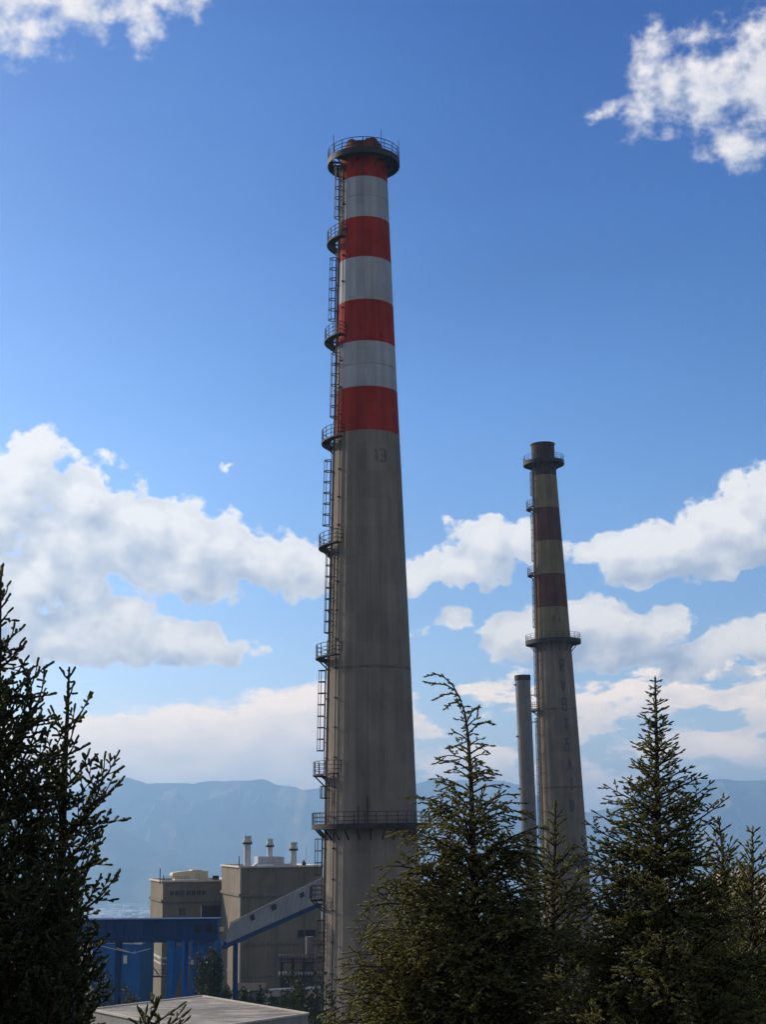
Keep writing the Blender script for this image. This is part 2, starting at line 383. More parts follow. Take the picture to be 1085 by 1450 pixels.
G = {'1': [(.5, 0, .5, 1), (.5, 1, .2, .8)], '3': [(0, 1, 1, 1), (1, 1, 1, 0), (1, 0, 0, 0), (.3, .5, 1, .5)], 'R': [(0, 0, 0, 1), (0, 1, 1, 1), (1, 1, 1, .5), (1, .5, 0, .5), (.2, .5, 1, 0)],
     'A': [(0, 0, .5, 1), (.5, 1, 1, 0), (.2, .4, .8, .4)], 'B': [(0, 0, 0, 1), (1, 0, 1, 1), (0, 1, 1, 1), (0, .5, 1, .5), (0, 0, 1, 0)], 'I': [(.5, 0, .5, 1)], 'V': [(0, 1, .55, 0), (1, 1, .55, 0), (.5, .2, .5, .8)],
     'T': [(.5, 0, .5, 1), (0, 1, 1, 1), (.1, 0, .9, 0)], 'X': [(0, 1, 1, 1), (.5, 1, .5, .6), (0, .5, 1, .6), (0, 0, 0, .5), (1, 0, 1, .5), (0, 0, 1, 0)], 'U': [(0, 1, 0, .3), (1, 1, 1, .2), (.3, 0, 1, .2), (0, .3, .3, 0), (.5, .2, .5, .9)]}
# --- the tall chimney
D1 = 140.
pts1 = [(228, 515, 32.2), (240, 515, 33), (340, 516, 36.2), (440, 518, 39.8), (565, 518.4, 44.2), (640, 518.6, 47.5), (790, 521, 53), (930, 523.6, 58.3), (1050, 524.4, 62.2), (1165, 525.7, 65.6)]
loc, lean, rf1, prof1 = chimney_frame(pts1, D1)
ch1 = thing('chimney', 'tallest chimney, grey concrete below bright red and white bands, ringed by a top platform', 'chimney', loc, group='industrial chimneys'); ch1.rotation_euler = (0, lean, 0)
zjoint = znear(524, 943, D1, rf1)
concrete1 = shaft_mat('shaft_concrete', (.232, .199, .170), 20, .20, .10, 1.05, 2.6, .30, joints=((zjoint, .16, .55), (at(518, 410, D1).z, .1, .2)))
red1 = shaft_mat('red_band_paint', (.33, .023, .012), 20, .30, .12, .3, 1.3, .34)
white1 = shaft_mat('white_band_paint', (.385, .41, .455), 20, .18, .09, .35, 1.3, .2, joints=((znear(518, 514, D1, rf1), .08, .4), (znear(516, 276, D1, rf1), .08, .3)))
bounds = [znear(517, y, D1, rf1) for y in (608, 546, 482, 423, 363, 306, 249)]
zt = at(515, 231, D1).z
zs = [-.5]+[z for z in np.linspace(2, bounds[0]-1, 30)]+[bounds[0]]
sm = [0]*(len(zs)-1)
for k, (a, b_) in enumerate(zip(bounds, bounds[1:]+[zt+.5])):
    for z in np.linspace(a, b_, 4)[1:]: zs.append(float(z)); sm.append(1 if k % 2 == 0 else 2)
MB().lathe([(rf1(z), z) for z in zs], 120, seg_mats=sm).build('shaft', [concrete1, red1, white1], ch1, True)
# ragged brick-red rim above the platform
capm = shaft_mat('sooty_red_rim', (.16, .040, .030), 20, .4, .2, .2, 1.0, .6)
ztop = znear(515, 197, D1, lambda z: 1.9) ; rc = 27.5/33*rf1(zt)
prof = [(rf1(zt)-.02, zt-.3), (rc+.12, zt+.5), (rc, ztop-.2)]
cm = MB(); n = 72; vs = []
for (r, z) in prof: vs += [(r*math.cos(2*math.pi*k/n), r*math.sin(2*math.pi*k/n), z) for k in range(n)]
tops = []
for k in range(n):
    a = 2*math.pi*k/n; q = mnoise.noise(Vector((math.cos(a)*2.2, math.sin(a)*2.2, 5.)))
    tops.append(ztop + .18*round(q*3)/1.5 + (.28 if abs(((a-R(298)+math.pi) % (2*math.pi))-math.pi) < .36 else 0))
vs += [(rc*math.cos(2*math.pi*k/n), rc*math.sin(2*math.pi*k/n), tops[k]) for k in range(n)]
vs += [((rc-.35)*math.cos(2*math.pi*k/n), (rc-.35)*math.sin(2*math.pi*k/n), tops[k]) for k in range(n)]
vs += [((rc-.35)*math.cos(2*math.pi*k/n), (rc-.35)*math.sin(2*math.pi*k/n), ztop-6) for k in range(n)]
cm.add(vs, [(i*n+k, i*n+(k+1) % n, (i+1)*n+(k+1) % n, (i+1)*n+k) for i in range(5) for k in range(n)])
cm.build('rim', capm, ch1, True, 30)
ring(ch1, zt, rf1, 19/33*rf1(zt)*.97, M['steel'], 14, gap=(A_LEFT+R(8), .30, .0, .85), thick=.46, brace=1.5, posts=20)
for a in (R(215), R(300), R(350)):      # lightning rods standing on the rail
    r = rf1(zt)*1.56; MB().bar((r*math.cos(a), r*math.sin(a), zt), (r*math.cos(a), r*math.sin(a), zt+2.0), .055).build('lightning_rod', M['steel'], ch1)
for y, cx in ((351, 516), (489, 518), (632, 519), (780, 521), (936, 523.5), (1101, 525)):
    landing(ch1, at(cx, y, D1).z+.32, rf1)
zr1 = at(525.7, 1168, D1).z
rg = ring(ch1, zr1, rf1, 1.12, M['steel'], 26, thick=.32, brace=1.25, posts=34)
landing(ch1, at(526.5, 1276, D1).z+.3, rf1, -22, 14, 1.22)
zz = lambda y: at(520, y, D1).z
for ya, yb, ph in ((346, 240, 30), (484, 350, 4), (628, 490, 30), (776, 632, 4), (932, 780, 28), (1096, 936, 4), (1164, 1101, 26), (1272, 1172, 4), (1440, 1278, 20)):
    ladder(ch1, R(ph), zz(ya), zz(yb)-.3 if ya != 346 else zz(yb), rf1, hoop=1.02)
ladder(ch1, R(20), 1, zz(1442), rf1, hoop=1.05)
# conduits beside the ladder
for k, (ph, w, mm) in enumerate(((17, .085, 'steel_rust'), (40, .04, 'steel'))):
    e = lambda z: Vector((-(rf1(z)+.10)*math.cos(R(ph)), -(rf1(z)+.10)*math.sin(R(ph)), z))
    mb = MB(); zl = list(np.linspace(1, zt-.6, 60)); mb.tube([e(z) for z in zl], w, 6)
    for z in np.arange(3, zt-2, 2.6): mb.box(e(z)*1.0, (.2+w, .2+w, .1))
    mb.build('conduit', M[mm], ch1, True)
th0 = math.asin((530-519)/47.5)
marks(ch1, rf1, 'painted_number', [(u*.45, v, u2*.45, v2) for u, v, u2, v2 in G['1']]+[(u*.6+.65, v, u2*.6+.65, v2) for u, v, u2, v2 in G['3']], th0, znear(530, 652, D1, rf1), .8, 1.1, M['mark_faint'])
# lintel-like flue bracing struts above the lower ring
for ph, hl in ((255, 1.6), (266, 2.4)):
    a = R(ph); r = rf1(zr1+1.8); MB().bar((r*1.005*math.cos(a), r*1.005*math.sin(a), zr1+.02), (r*1.0*math.cos(a), r*1.0*math.sin(a), zr1+hl), .08).build('lightning_conductor', M['steel'], ch1)
# --- the second chimney
D2 = 270.
pts2 = [(628, 768.5, 16.2), (672, 771, 17.1), (717, 773.5, 18.7), (765, 776, 20.2), (810, 778.5, 21.8), (858, 780.8, 23.2), (905, 783.3, 24.7), (930, 785, 25.7), (1005, 788.5, 28), (1085, 792.5, 29.9), (1215, 800, 33)]
loc, lean, rf2, prof2 = chimney_frame(pts2, D2)
ch2 = thing('chimney', 'shorter brown concrete chimney with faded maroon and beige bands and two ring platforms', 'chimney', loc, group='industrial chimneys'); ch2.rotation_euler = (0, lean, 0)
concrete2 = shaft_mat('brown_shaft_concrete', (.212, .178, .140), 16, .22, .08, .30, 1.3, .3, joints=((znear(789, 1003, D2, rf2), .25, .45), (znear(795, 1114, D2, rf2), .25, .4)))
beige2 = shaft_mat('faded_beige_paint', (.205, .168, .100), 16, .25, .08, .15, 1.3, .3)
red2 = shaft_mat('faded_maroon_paint', (.105, .042, .028), 16, .3, .12, .2, 1.3, .35)
soot2 = shaft_mat('sooty_maroon_paint', (.066, .034, .026), 16, .3, .12, .2, 1.0, .5)
b2 = [znear(779, y, D2, rf2) for y in (903, 858, 811, 764, 717, 671)]; ztp = at(768.5, 629, D2).z
zs = [-.5]+list(np.linspace(2, b2[0]-.8, 26))+[b2[0]]; sm = [0]*(len(zs)-1)
for k, (a, b_) in enumerate(zip(b2, b2[1:]+[at(770, 652, D2).z])):
    for z in np.linspace(a, b_, 4)[1:]: zs.append(float(z)); sm.append((1, 2, 1, 2, 1, 3)[k])
mb = MB().lathe([(rf2(z), z) for z in zs], 96, seg_mats=sm); mb.build('shaft', [concrete2, beige2, red2, soot2], ch2, True)
zc = zs[-1]; rc = rf2(zc)
MB().lathe([(rc-.03, zc-.1), (rc-.05, zc+.3), (rc-.05, ztp-.25), (rc+.08, ztp-.2), (rc+.08, ztp), (rc-.3, ztp), (rc-.3, ztp-6)], 72).build('rim', soot2, ch2, True, 30)
ring(ch2, at(770.2, 655, D2).z, rf2, 11.4/F*290, M['steel'], 14, thick=.55, brace=1.4, posts=20)
ring(ch2, at(783.4, 907.5, D2).z, rf2, 13.6/F*280, M['steel'], 16, thick=.6, brace=2.0, posts=24)
ring(ch2, at(800, 1217, D2).z, rf2, .8, M['steel'], 20, thick=.4, brace=1.2, posts=30)
for y, cx in ((720, 773.5), (813.5, 778.5), (1005, 788.5)): landing(ch2, at(cx, y, D2).z+.2, rf2, -40, 40, 1.15, skirt=.35)
zz2 = lambda y: at(785, y, D2).z
for ya, yb, ph in ((718, 662, 10), (811, 722, 10), (905, 816, 8), (1003, 912, 10), (1210, 1008, 8)): ladder(ch2, R(ph), zz2(ya), zz2(yb), rf2, hoop=1.4, off=.1, cd=.3)
for y in (983, 1021):
    z = zz2(y); MB().bar((-rf2(z)-1.05, 0, z), (-rf2(z)*.97, -.3, z), .16).build('stub_arm', M['steel'], ch2)
for ph, w in ((22, .09), (37, .06)):
    e = lambda z: Vector((-(rf2(z)+.12)*math.cos(R(ph)), -(rf2(z)+.12)*math.sin(R(ph)), z))
    mb = MB(); mb.tube([e(z) for z in np.linspace(2, zz2(664), 50)], w, 6)
    for z in np.arange(3, zz2(670), 3.2): mb.box(e(z), (.3, .3, .12))
    mb.build('conduit', M['steel_rust'], ch2, True)
for g, px, yc, hh in (('R', 792.6, 942, 16), ('V', 794, 971, 16), ('B', 795.8, 997, 17), ('T', 798.5, 1024, 12), ('X', 798.8, 1054, 17), ('A', 803, 1082, 15), ('I', 806, 1110, 17), ('U', 806, 1141, 17)):
    z = znear(px, yc+hh/2, D2, rf2); cx = 788+ (yc-1000)*.0535; hw = 27.5+(yc-1000)*.024
    marks(ch2, rf2, 'painted_letter', G[g], math.asin((px-cx-2.5)/hw), z, 5/F*278, hh/F*278*.95, M['mark'])
for px, yc, hh in ((780.5, 876, 10), (789, 877.5, 4)):
    z = znear(px, yc+hh/2, D2, rf2); cx = 782; marks(ch2, rf2, 'painted_mark', G['I'], math.asin((px-cx-.5)/24), z, .5, hh/F*278, M['mark'])
# --- slender steel stack
D3 = 262.
p_t, p_b = at(740, 956, D3), at(751, 1212, D3); sl = (p_t.x-p_b.x)/(p_t.z-p_b.z); r3 = 10.8/F*cdepth(p_t)
st = thing('steel_stack', 'slender shiny sheet metal stack close beside the brown chimney', 'steel stack', (p_b.x-sl*p_b.z, D3, 0)); st.rotation_euler = (0, math.atan(sl), 0)
prof = [(r3*1.05, 0)]; z = 3.0; H3 = p_t.z
zincs = weathered('stack_sheet', (.155, .145, .14), .2, .5, .35, .28, .5, .1, (.2, .18, .17), .5)
while z < H3-2.3: prof += [(r3, z-.06), (r3+.05, z-.05), (r3+.05, z+.05), (r3, z+.06)]; z += 4.3
prof += [(r3, H3)]
MB().lathe(prof, 48).build('shell', zincs, st, True)
MB().lathe([(r3+.01, H3-.9), (r3+.07, H3-.85), (r3+.07, H3), (r3-.2, H3), (r3-.2, H3-5)], 48).build('rim', M['steel'], st, True, 30)
for z in np.arange(H3-1.6, 20, -8.6): MB().box((r3*-1.0, -.35, z), (.5, .2, .25)).build('lug', M['steel'], st)
# ------------------------------------------------------------------ power plant buildings
def place(corner_px, base_px_y, D, yaw):
    p = at(corner_px, base_px_y, D); return p
def building(name, label, D, corner, left, right, ytop, yaw, depth, floors, mat=None):
    """local frame: origin = front left corner on the ground, +x along the front, +y into the building"""
    c = at(corner, ytop, D); e = at(right, ytop, D); Wd = (e.x-c.x)/math.cos(yaw)*1.02
    root = thing(name, label, 'factory building', (c.x, c.y, 0), yaw); H = c.z
    W = MB(); W.add([(0,0,-.5), (Wd,0,-.5), (Wd,depth,-.5), (0,depth,-.5), (0,0,H), (Wd,0,H), (Wd,depth,H), (0,depth,H)], [(0,1,5,4), (1,2,6,5), (2,3,7,6), (3,0,4,7)])
    W.build('wall', mat or M['beige'], root)
    MB().box((Wd/2, depth/2, H-.25), (Wd-.1, depth-.1, .2)).build('roof', M['roofing'], root)
    P = MB()
    for (a, b_) in (((-.12, -.12), (Wd+.12, -.12)), ((Wd+.12, -.12), (Wd+.12, depth+.12)), ((Wd+.12, depth+.12), (-.12, depth+.12)), ((-.12, depth+.12), (-.12, -.12))):
        P.bar((a[0], a[1], H+.05), (b_[0], b_[1], H+.05), .34, .26)
    P.build('parapet', M['beige_trim'], root)
    for zf, th, pr in floors:
        L = MB()
        L.bar((-pr, -pr/2, zf), (Wd+pr, -pr/2, zf), pr, th); L.bar((-pr/2, 0, zf), (-pr/2, depth, zf), pr-.01, th-.01)
        L.build('ledge', M['beige_ledge'], root)
    return root, Wd, H
ppm = lambda D: F/D
def win(root, x, z, w, h, mat='glass', name='window', trim=True, bars=1):
    f = MB()
    t_ = .12
    for (cx, cz, sx, sz) in ((x, z+h/2, w+2*t_, t_), (x, z-h/2, w+2*t_, t_), (x-w/2-t_/2, z, t_, h-t_), (x+w/2+t_/2, z, t_, h-t_)): f.box((cx, -.03, cz), (sx, .16, sz))
    for i in range(bars): f.box((x-w/2+w*(i+1)/(bars+1), -.03, z), (.07, .10, h-t_))
    o = f.build(name, M['beige_ledge'] if trim else M['dark'], root)
    MB().box((x, -.015, z), (w-.002, .05, h-.002)).build('pane', M[mat], o)
    return o
# left block
DL = 255.
bl, WL, HL = building('factory_building', 'lower beige concrete block with a sunlit left end and a blue gallery across its front', DL, 231, 211, 328, 1248, R(15), 17, [])
kz = lambda y, D: at(280, y, D).z
for y, th, pr in ((1275, .4, .3), (1356, .3, .2), (1364, .22, .15)):
    L = MB(); zf = kz(y, DL); L.bar((-pr, -pr/2, zf), (WL+pr, -pr/2, zf), pr, th); L.bar((-pr/2, 0, zf), (-pr/2, 17, zf), pr-.01, th-.01); L.build('ledge', M['beige_ledge'] if y < 1300 else M['beige_trim'], bl)
s = F/DL/1.0; X = lambda px: (px-231)/s*1.03
for px in (243, 249.5, 256, 265, 272, 279, 286): win(bl, X(px), kz(1264, DL), .55 if px != 256 else .85, .8, 'glass' if px == 256 else 'dark')
win(bl, X(257.5), kz(1290.5, DL), 1.05, 1.2, bars=1)
d = MB().box((X(296), -.04, kz(1293, DL)), (3.0, .2, 2.3)).build('doorway', M['dark'], bl)
MB().bar((X(282.5), -.16, kz(1303, DL)), (X(282.5), -.16, kz(1283, DL)), .16).build('door_jamb', M['beige_trim'], d)
MB().bar((-.4, .9, HL-.4), (-.4, .9, HL+2.1), .14).build('mast', M['steel'], bl)
MB().bar((.3, 2.0, HL), (.3, 2.0, HL+1.0), .12).build('post', M['steel'], bl)
mb = MB()
for i in range(12): mb.bar((.2+i*.36, .3, HL+.1), (.2+i*.36, .3, HL+.75), .03)
for z in (.75, .45): mb.bar((.2, .3, HL+z), (4.2, .3, HL+z), .03)
mb.build('railing', M['steel'], bl)
u = thing_part = MB()
u.prism([(X(249), 2.0, HL), (X(294), 2.0, HL), (X(294), 2.0, HL+1.55), (X(285), 2.0, HL+1.62), (X(285), 2.0, HL+1.78), (X(272), 2.0, HL+1.78), (X(272), 2.0, HL+1.62), (X(256), 2.0, HL+1.5), (X(249), 2.0, HL+1.35)], (0, 3.2, 0))
pu = u.build('roof_housing', M['cream'], bl)
MB().tube([(X(248.5), 1.9, HL+.95), (X(248.5), 5.3, HL+.95)], .42, 14).build('duct', M['cream'], pu, True)
MB().box((X(262), .7, HL+.22), (3.8, .9, .22)).build('roof_strip', M['white'], bl)
mb = MB().box((X(304), 1.6, HL+.35), (.9, .9, .5)); mb.tube([(X(304), 1.6, HL+.55), (X(304), 1.6, HL+.8)], .5, 12).build('roof_vent', M['dark'], bl)
# pipe scaffold at its left end
sc_ = thing('pipe_scaffold', 'narrow brown scaffold of standpipes and a gangway at the left end of the lower block', 'scaffold', (at(206, 1400, 250).x, 250, 0))
for dx in (-.5, .1, .7): MB().tube([(dx, 0, -.3), (dx, 0, kz(1335, 250))], .13, 8).build('standpipe', M['steel_rust'], sc_, True)
mb = MB(); zg = kz(1381, 250); mb.box((1.1, -.6, zg), (6.4, 1.3, .18))
for i in range(9): mb.bar((-2+i*.77, -1.2, zg), (-2+i*.77, -1.2, zg+1.0), .05)
for q in (1.0, .5): mb.bar((-2, -1.2, zg+q), (4.2, -1.2, zg+q), .05)
mb.bar((2.2, -.7, zg+.1), (.6, -.7, zg+2.2), .09, .12)
mb.build('gangway', M['steel'], sc_)
# tall right block
DR = 235.
br, WR, HR = building('factory_building', 'taller beige block carrying three short metal flues on its roof', DR, 341, 316, 452, 1227.5, R(13.5), 21, [])
kr = lambda y: at(390, y, DR).z
for y, th, pr in ((1267, .4, .3), (1336, .35, .14), (1382, .3, .12)):
    L = MB(); zf = kr(y); L.bar((-pr, -pr/2, zf), (WR+pr, -pr/2, zf), pr, th); L.bar((-pr/2, 0, zf), (-pr/2, 21, zf), pr-.01, th-.01); L.build('ledge', M['beige_ledge'], br)
s = F/DR; XR = lambda px: (px-341)/s*1.03
MB().bar((-.05, -.05, -.3), (-.05, -.05, HR-.1), .22).build('corner_trim', M['beige_trim'], br)
for px, w, y, h in ((432, 2.6, 1323, .9), (441, 1.6, 1337, .7), (436, 1.8, 1393, 1.2), (430, 1.6, 1378, .6), (402, 1.2, 1392, 1.6)): win(br, XR(px), kr(y), w, h, 'dark', trim=False)
for px in (352, 389, 428): MB().tube([(XR(px), -.16, .2), (XR(px), -.16, HR-.3)], .09, 8).build('downpipe', M['beige_ledge'], br, True)
for px, w, top, hw_, base in ((353.7, 10, 1183, 5, 0), (387, 8, 1187, 4, 1), (417.5, 9, 1192, 4.5, 0)):
    zt_ = at(px, top, DR+3).z; r = hw_/s; x = XR(px); y0 = 3.0 if not base else 4.5
    prof = [(r, HR-.2), (r, zt_-1.05), (r*1.32, zt_-.95), (r*1.32, zt_-.6), (r*1.05, zt_-.55), (r*1.12, zt_), (r*.85, zt_), (r*.85, zt_-1.5)]
    q = MB().lathe(prof, 28).build('exhaust_flue', M['zinc'], br, True, 30); q.location = (x, y0, 0)
    k = MB().arc_slab(r+.01, r+.22, 0, 6.283, zt_-1.25, zt_-1.0, 24); k.build('flange', M['steel'], q)
mb = MB().prism([(XR(369), 3.2, HR-.1), (XR(405), 3.2, HR-.1), (XR(405), 3.2, HR+1.35), (XR(400), 3.2, HR+1.45), (XR(369), 3.2, HR+1.5)], (0, 4, 0)); mb.build('penthouse', M['panel'], br)
MB().prism([(XR(361), 3.0, HR), (XR(369), 3.0, HR), (XR(369), 3.0, HR+.6)], (0, 3, 0)).build('roof_wedge', M['panel'], br)
MB().bar((XR(340), 1.0, HR), (XR(340), 1.0, HR+1.6), .12).build('mast', M['steel'], br)
MB().bar((XR(431.5), 1.0, HR), (XR(432), 1.0, HR+3.2), .03).build('antenna', M['steel'], br)
mb = MB().box((XR(429), 1.2, HR+.3), (.5, .5, .6)); mb.box((XR(429), 1.2, HR+.75), (.24, .24, .3)); mb.build('roof_vent', M['dark'], br)
MB().box((XR(376), 1.2, HR+.24), (2.4, .7, .2)).build('roof_strip', M['white'], br)
# gallery in navy cladding
DG = 190.
ga, gb = at(-75, 1316, DG), at(308, 1316, DG); gt, gbz = at(250, 1302, DG).z, at(250, 1331, DG).z; hg = gt-gbz
g1 = thing('conveyor_gallery', 'long level navy blue conveyor gallery on posts in front of the beige blocks', 'conveyor gallery', (ga.x, DG, 0))
Lg = gb.x-ga.x
def clad_box(mb, a, b_, w, h):
    mb.bar(a, b_, w, h)
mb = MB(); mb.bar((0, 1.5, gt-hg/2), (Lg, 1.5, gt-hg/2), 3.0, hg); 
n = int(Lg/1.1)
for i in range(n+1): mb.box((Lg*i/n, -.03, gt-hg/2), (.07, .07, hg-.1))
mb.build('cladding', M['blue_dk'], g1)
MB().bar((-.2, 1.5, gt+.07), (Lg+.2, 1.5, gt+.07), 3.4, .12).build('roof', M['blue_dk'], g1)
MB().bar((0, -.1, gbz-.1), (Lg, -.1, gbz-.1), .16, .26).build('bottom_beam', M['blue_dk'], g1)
for px in (280, 296): MB().box(((px+75)/(308+75)*Lg, -.02, gt-hg*.45), (.8, .12, .8)).build('window', M['dark'], g1)
for px in (40, 103, 166):
    x = (px+75)/383*Lg; mb = MB()
    for yy in (.35, 2.6): mb.bar((x, yy, -.3), (x, yy, gbz-.02), .42, .42)
    mb.bar((x, .5, gbz-3), (x, 2.5, gbz-.4), .14); mb.bar((x, .5, gbz-3), (x, 2.5, gbz-6), .14)
    mb.bar((x, .35, -.3), (x, .35, 3.4), .6, .6)
    mb.build('post', M['blue_dk'], g1)
mb = MB()
for i in range(3): mb.tube([((140+75)/383*Lg+i*2.2, -.2, gbz-.5-.3*i), ((190+75)/383*Lg, -.2, gbz-1.4), ((214+75)/383*Lg, -.2, gbz-.9)], .05, 5)
mb.build('slung_cable', M['zinc'], g1)
# transfer tower
tx0, tx1 = at(236, 1340, DG).x, at(311, 1340, DG).x; TW = tx1-tx0
tt_ = thing('transfer_tower', 'blue steel transfer tower under the right end of the navy gallery', 'transfer tower', (tx0, DG-.4, 0))
for x, w in ((.5, .9), (2.0, .35), (3.0, .3), (5.9, .5)):
    for yy in (.4, 3.6): MB().box((x, yy, (gbz-.4)/2), (w if yy < 1 else .4, .4, gbz+.3)).build('column', M['blue'], tt_)
zt1 = kz(1331, DG)-.35
MB().box((TW-1.75, 2.4, zt1-1.5), (3.3, 3.2, 3.0)).build('hopper_house', M['blue'], tt_)
MB().prism([(TW-3.1, .9, zt1-3.0), (TW-.4, .9, zt1-3.0), (TW-1.2, .9, zt1-5.2), (TW-2.3, .9, zt1-5.2)], (0, 2.6, 0)).build('hopper', M['blue'], tt_)
MB().prism([(.9, .45, zt1-.3), (1.9, .45, zt1-.3), (1.5, .45, zt1-4), (.9, .45, zt1-6)], (0, .3, 0)).build('chute', M['blue'], tt_)
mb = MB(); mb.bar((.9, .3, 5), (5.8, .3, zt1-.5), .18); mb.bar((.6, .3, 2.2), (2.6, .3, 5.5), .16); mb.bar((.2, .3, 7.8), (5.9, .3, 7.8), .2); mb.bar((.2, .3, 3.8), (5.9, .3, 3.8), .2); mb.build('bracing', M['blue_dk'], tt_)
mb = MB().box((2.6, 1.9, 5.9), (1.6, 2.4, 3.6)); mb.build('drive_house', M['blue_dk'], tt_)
MB().box((4.0, 3.8, 5), (4.4, .2, 9)).build('back_sheet', M['blue'], tt_)
MB().box((3.1, .05, zt1-2.1), (.3, .3, .5)).build('floodlight', M['beige_trim'], tt_); MB().box((TW+.3, -.2, kz(1315, DG)), (.5, .4, .5)).build('floodlight', M['cream'], tt_)
# inclined gallery
Da, Db = 189., 197.
tl, tr = at(326.5, 1308, Da), at(500, 1222, Db); bl_, br_ = at(314, 1338, Da), at(500, 1256, Db)
pl_n = (tr-tl).cross(bl_-tl); dr = ray(500, 1256); br_ = EYEV+dr*((tl-EYEV).dot(pl_n)/dr.dot(pl_n))     # keep the face flat
g2 = thing('inclined_conveyor_gallery', 'pale grey inclined conveyor gallery with a blue underside climbing towards the tall chimney', 'conveyor gallery', (0, 0, 0))
off = Vector((.1, 3.0, 0))
MB().prism([tl, tr, br_, bl_], off).build('cladding', M['panel'], g2)
e = (tr-tl).normalized(); nz = Vector((0, 0, 1))
MB().prism([tl+nz*.02-Vector((.15, .2, 0)), tr+nz*.02-Vector((0, .2, 0)), tr+nz*.16-Vector((0, .2, 0)), tl+nz*.16-Vector((.15, .2, 0))], off+Vector((0, .4, 0))).build('roof', M['zinc'], g2)
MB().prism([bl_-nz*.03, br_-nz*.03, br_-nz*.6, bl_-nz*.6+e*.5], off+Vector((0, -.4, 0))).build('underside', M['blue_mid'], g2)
MB().prism([tl+Vector((-.03, -.02, .0)), bl_+Vector((-.03, -.02, -.5)), bl_+Vector((.9, -.02, -.1)), bl_+Vector((.35, -.02, .5))], (0, 3.0, 0)).build('end_hood', M['blue_dk'], g2)
for px, py, w, h in ((357.5, 1298.5, 6, 8), (387.5, 1284, 7.5, 8), (427.5, 1266.6, 7, 7)):
    k = (px-320)/180; pn = (tr-tl).cross(bl_-tl).normalized(); rot = Matrix((e, pn, e.cross(pn))).transposed(); dr = ray(px, py); p = EYEV+dr*((tl-EYEV).dot(pn)/dr.dot(pn))
    o = MB().box(p, (w/11.5, .16, h/11.5), rot).build('window', M['glass'], g2)
n = 26; mb = MB()
for i in range(1, n):
    k = i/n; p = tl.lerp(tr, k)-Vector((0, .0, .05)); q = bl_.lerp(br_, k); q = p+(q-p)*.98; mb.bar(p-Vector((0, .03, 0)), q-Vector((0, .03, 0)), .05, .05)
mb.build('panel_rib', M['panel'], g2)
for px, py in ((332, 1336), (480, 1262)):
    mb = MB(); p = at(px, py, Da+(Db-Da)*(px-320)/180)
    for yy in (.3, 2.7): mb.bar((p.x, p.y+yy, -.3), (p.x, p.y+yy, p.z), .35)
    mb.bar((p.x, p.y+.3, 2), (p.x, p.y+2.7, p.z-3), .16); mb.bar((p.x, p.y+.3, p.z-3), (p.x, p.y+2.7, p.z-.3), .16)
    mb.build('trestle', M['blue_dk'], g2)
mb = MB(); p = at(441, 1276, Da+4); mb.box(p+Vector((.9, -.7, -.1)), (2.2, 1.2, .14))
for i in range(4): mb.bar(p+Vector((-.1+i*.65, -1.25, 0)), p+Vector((-.1+i*.65, -1.25, 1.7)), .05)
mb.bar(p+Vector((-.1, -1.25, 1.0)), p+Vector((1.9, -1.25, 1.0)), .05); mb.build('side_landing', M['beige_trim'], g2)
# bright blue building behind the gallery
DB = 238.
c = at(160, 1334, DB); e2 = at(199, 1334, DB); W_ = e2.x-c.x
bb = thing('blue_building', 'bright blue sheet clad building seen below the navy gallery', 'building', (c.x-3.0, DB, 0), R(0)); Hb = c.z
W3 = W_+3.0
MB().add([(0,0,-.5), (W3,0,-.5), (W3+.7,9,-.5), (0,9,-.5), (0,0,Hb), (W3,0,Hb-.3), (W3+.7,9,Hb-.3), (0,9,Hb)], [(0,1,5,4), (1,2,6,5), (2,3,7,6), (3,0,4,7)]).build('wall', M['blue'], bb)
MB().prism([(-.1, -.15, Hb-.02), (W3+.2, -.15, Hb-.32), (W3+.2, -.15, Hb-.12), (-.1, -.15, Hb+.18)], (0, 9.3, 0)).build('roof', M['zinc'], bb)
mb = MB()
for i in range(int(W3/.55)): mb.box((.3+i*.55, -.03, Hb/2-.3), (.05, .06, Hb-.4))
mb.build('rib', M['blue'], bb)
wx = at(177.5, 1358, DB).x-bb.location.x; wz = at(177.5, 1358, DB).z
f = MB()
for a_ in ((wx-.22, wz, .07, 1.14), (wx+.22, wz, .07, 1.14)): f.box((a_[0], -.05, a_[1]), (a_[2], .14, a_[3]))
f.box((wx, -.05, wz+.55), (.37, .14, .07)); f.box((wx, -.05, wz-.55), (.37, .14, .07))
f = f.build('window', M['white'], bb); MB().box((wx, -.05, wz), (.37, .06, 1.03)).build('pane', M['white'], f)
# ruined brick shed and boxes by the blocks
sh = at(309, 1404, 215); shd = thing('brick_shed', 'small roofless beige and brown brick shed right of the transfer tower', 'shed', (sh.x, 215, 0))
mb = MB(); mb.box((0, 0, 1.2), (1.7, .3, 3.4)); mb.box((-.5, 0, 3.05), (.4, .3, .3)); mb.box((.15, 0, 3.1), (.4, .3, .4)); mb.box((.65, 0, 3.05), (.35, .3, .3)); mb.box((-.7, 2, 1), (.3, 3.6, 3)); mb.box((.75, 2, 1), (.3, 3.6, 3)); mb.build('wall', M['beige_trim'], shd)
MB().box((-.3, -.2, .9), (1.1, .14, 2.4)).build('door', M['brick'], shd)
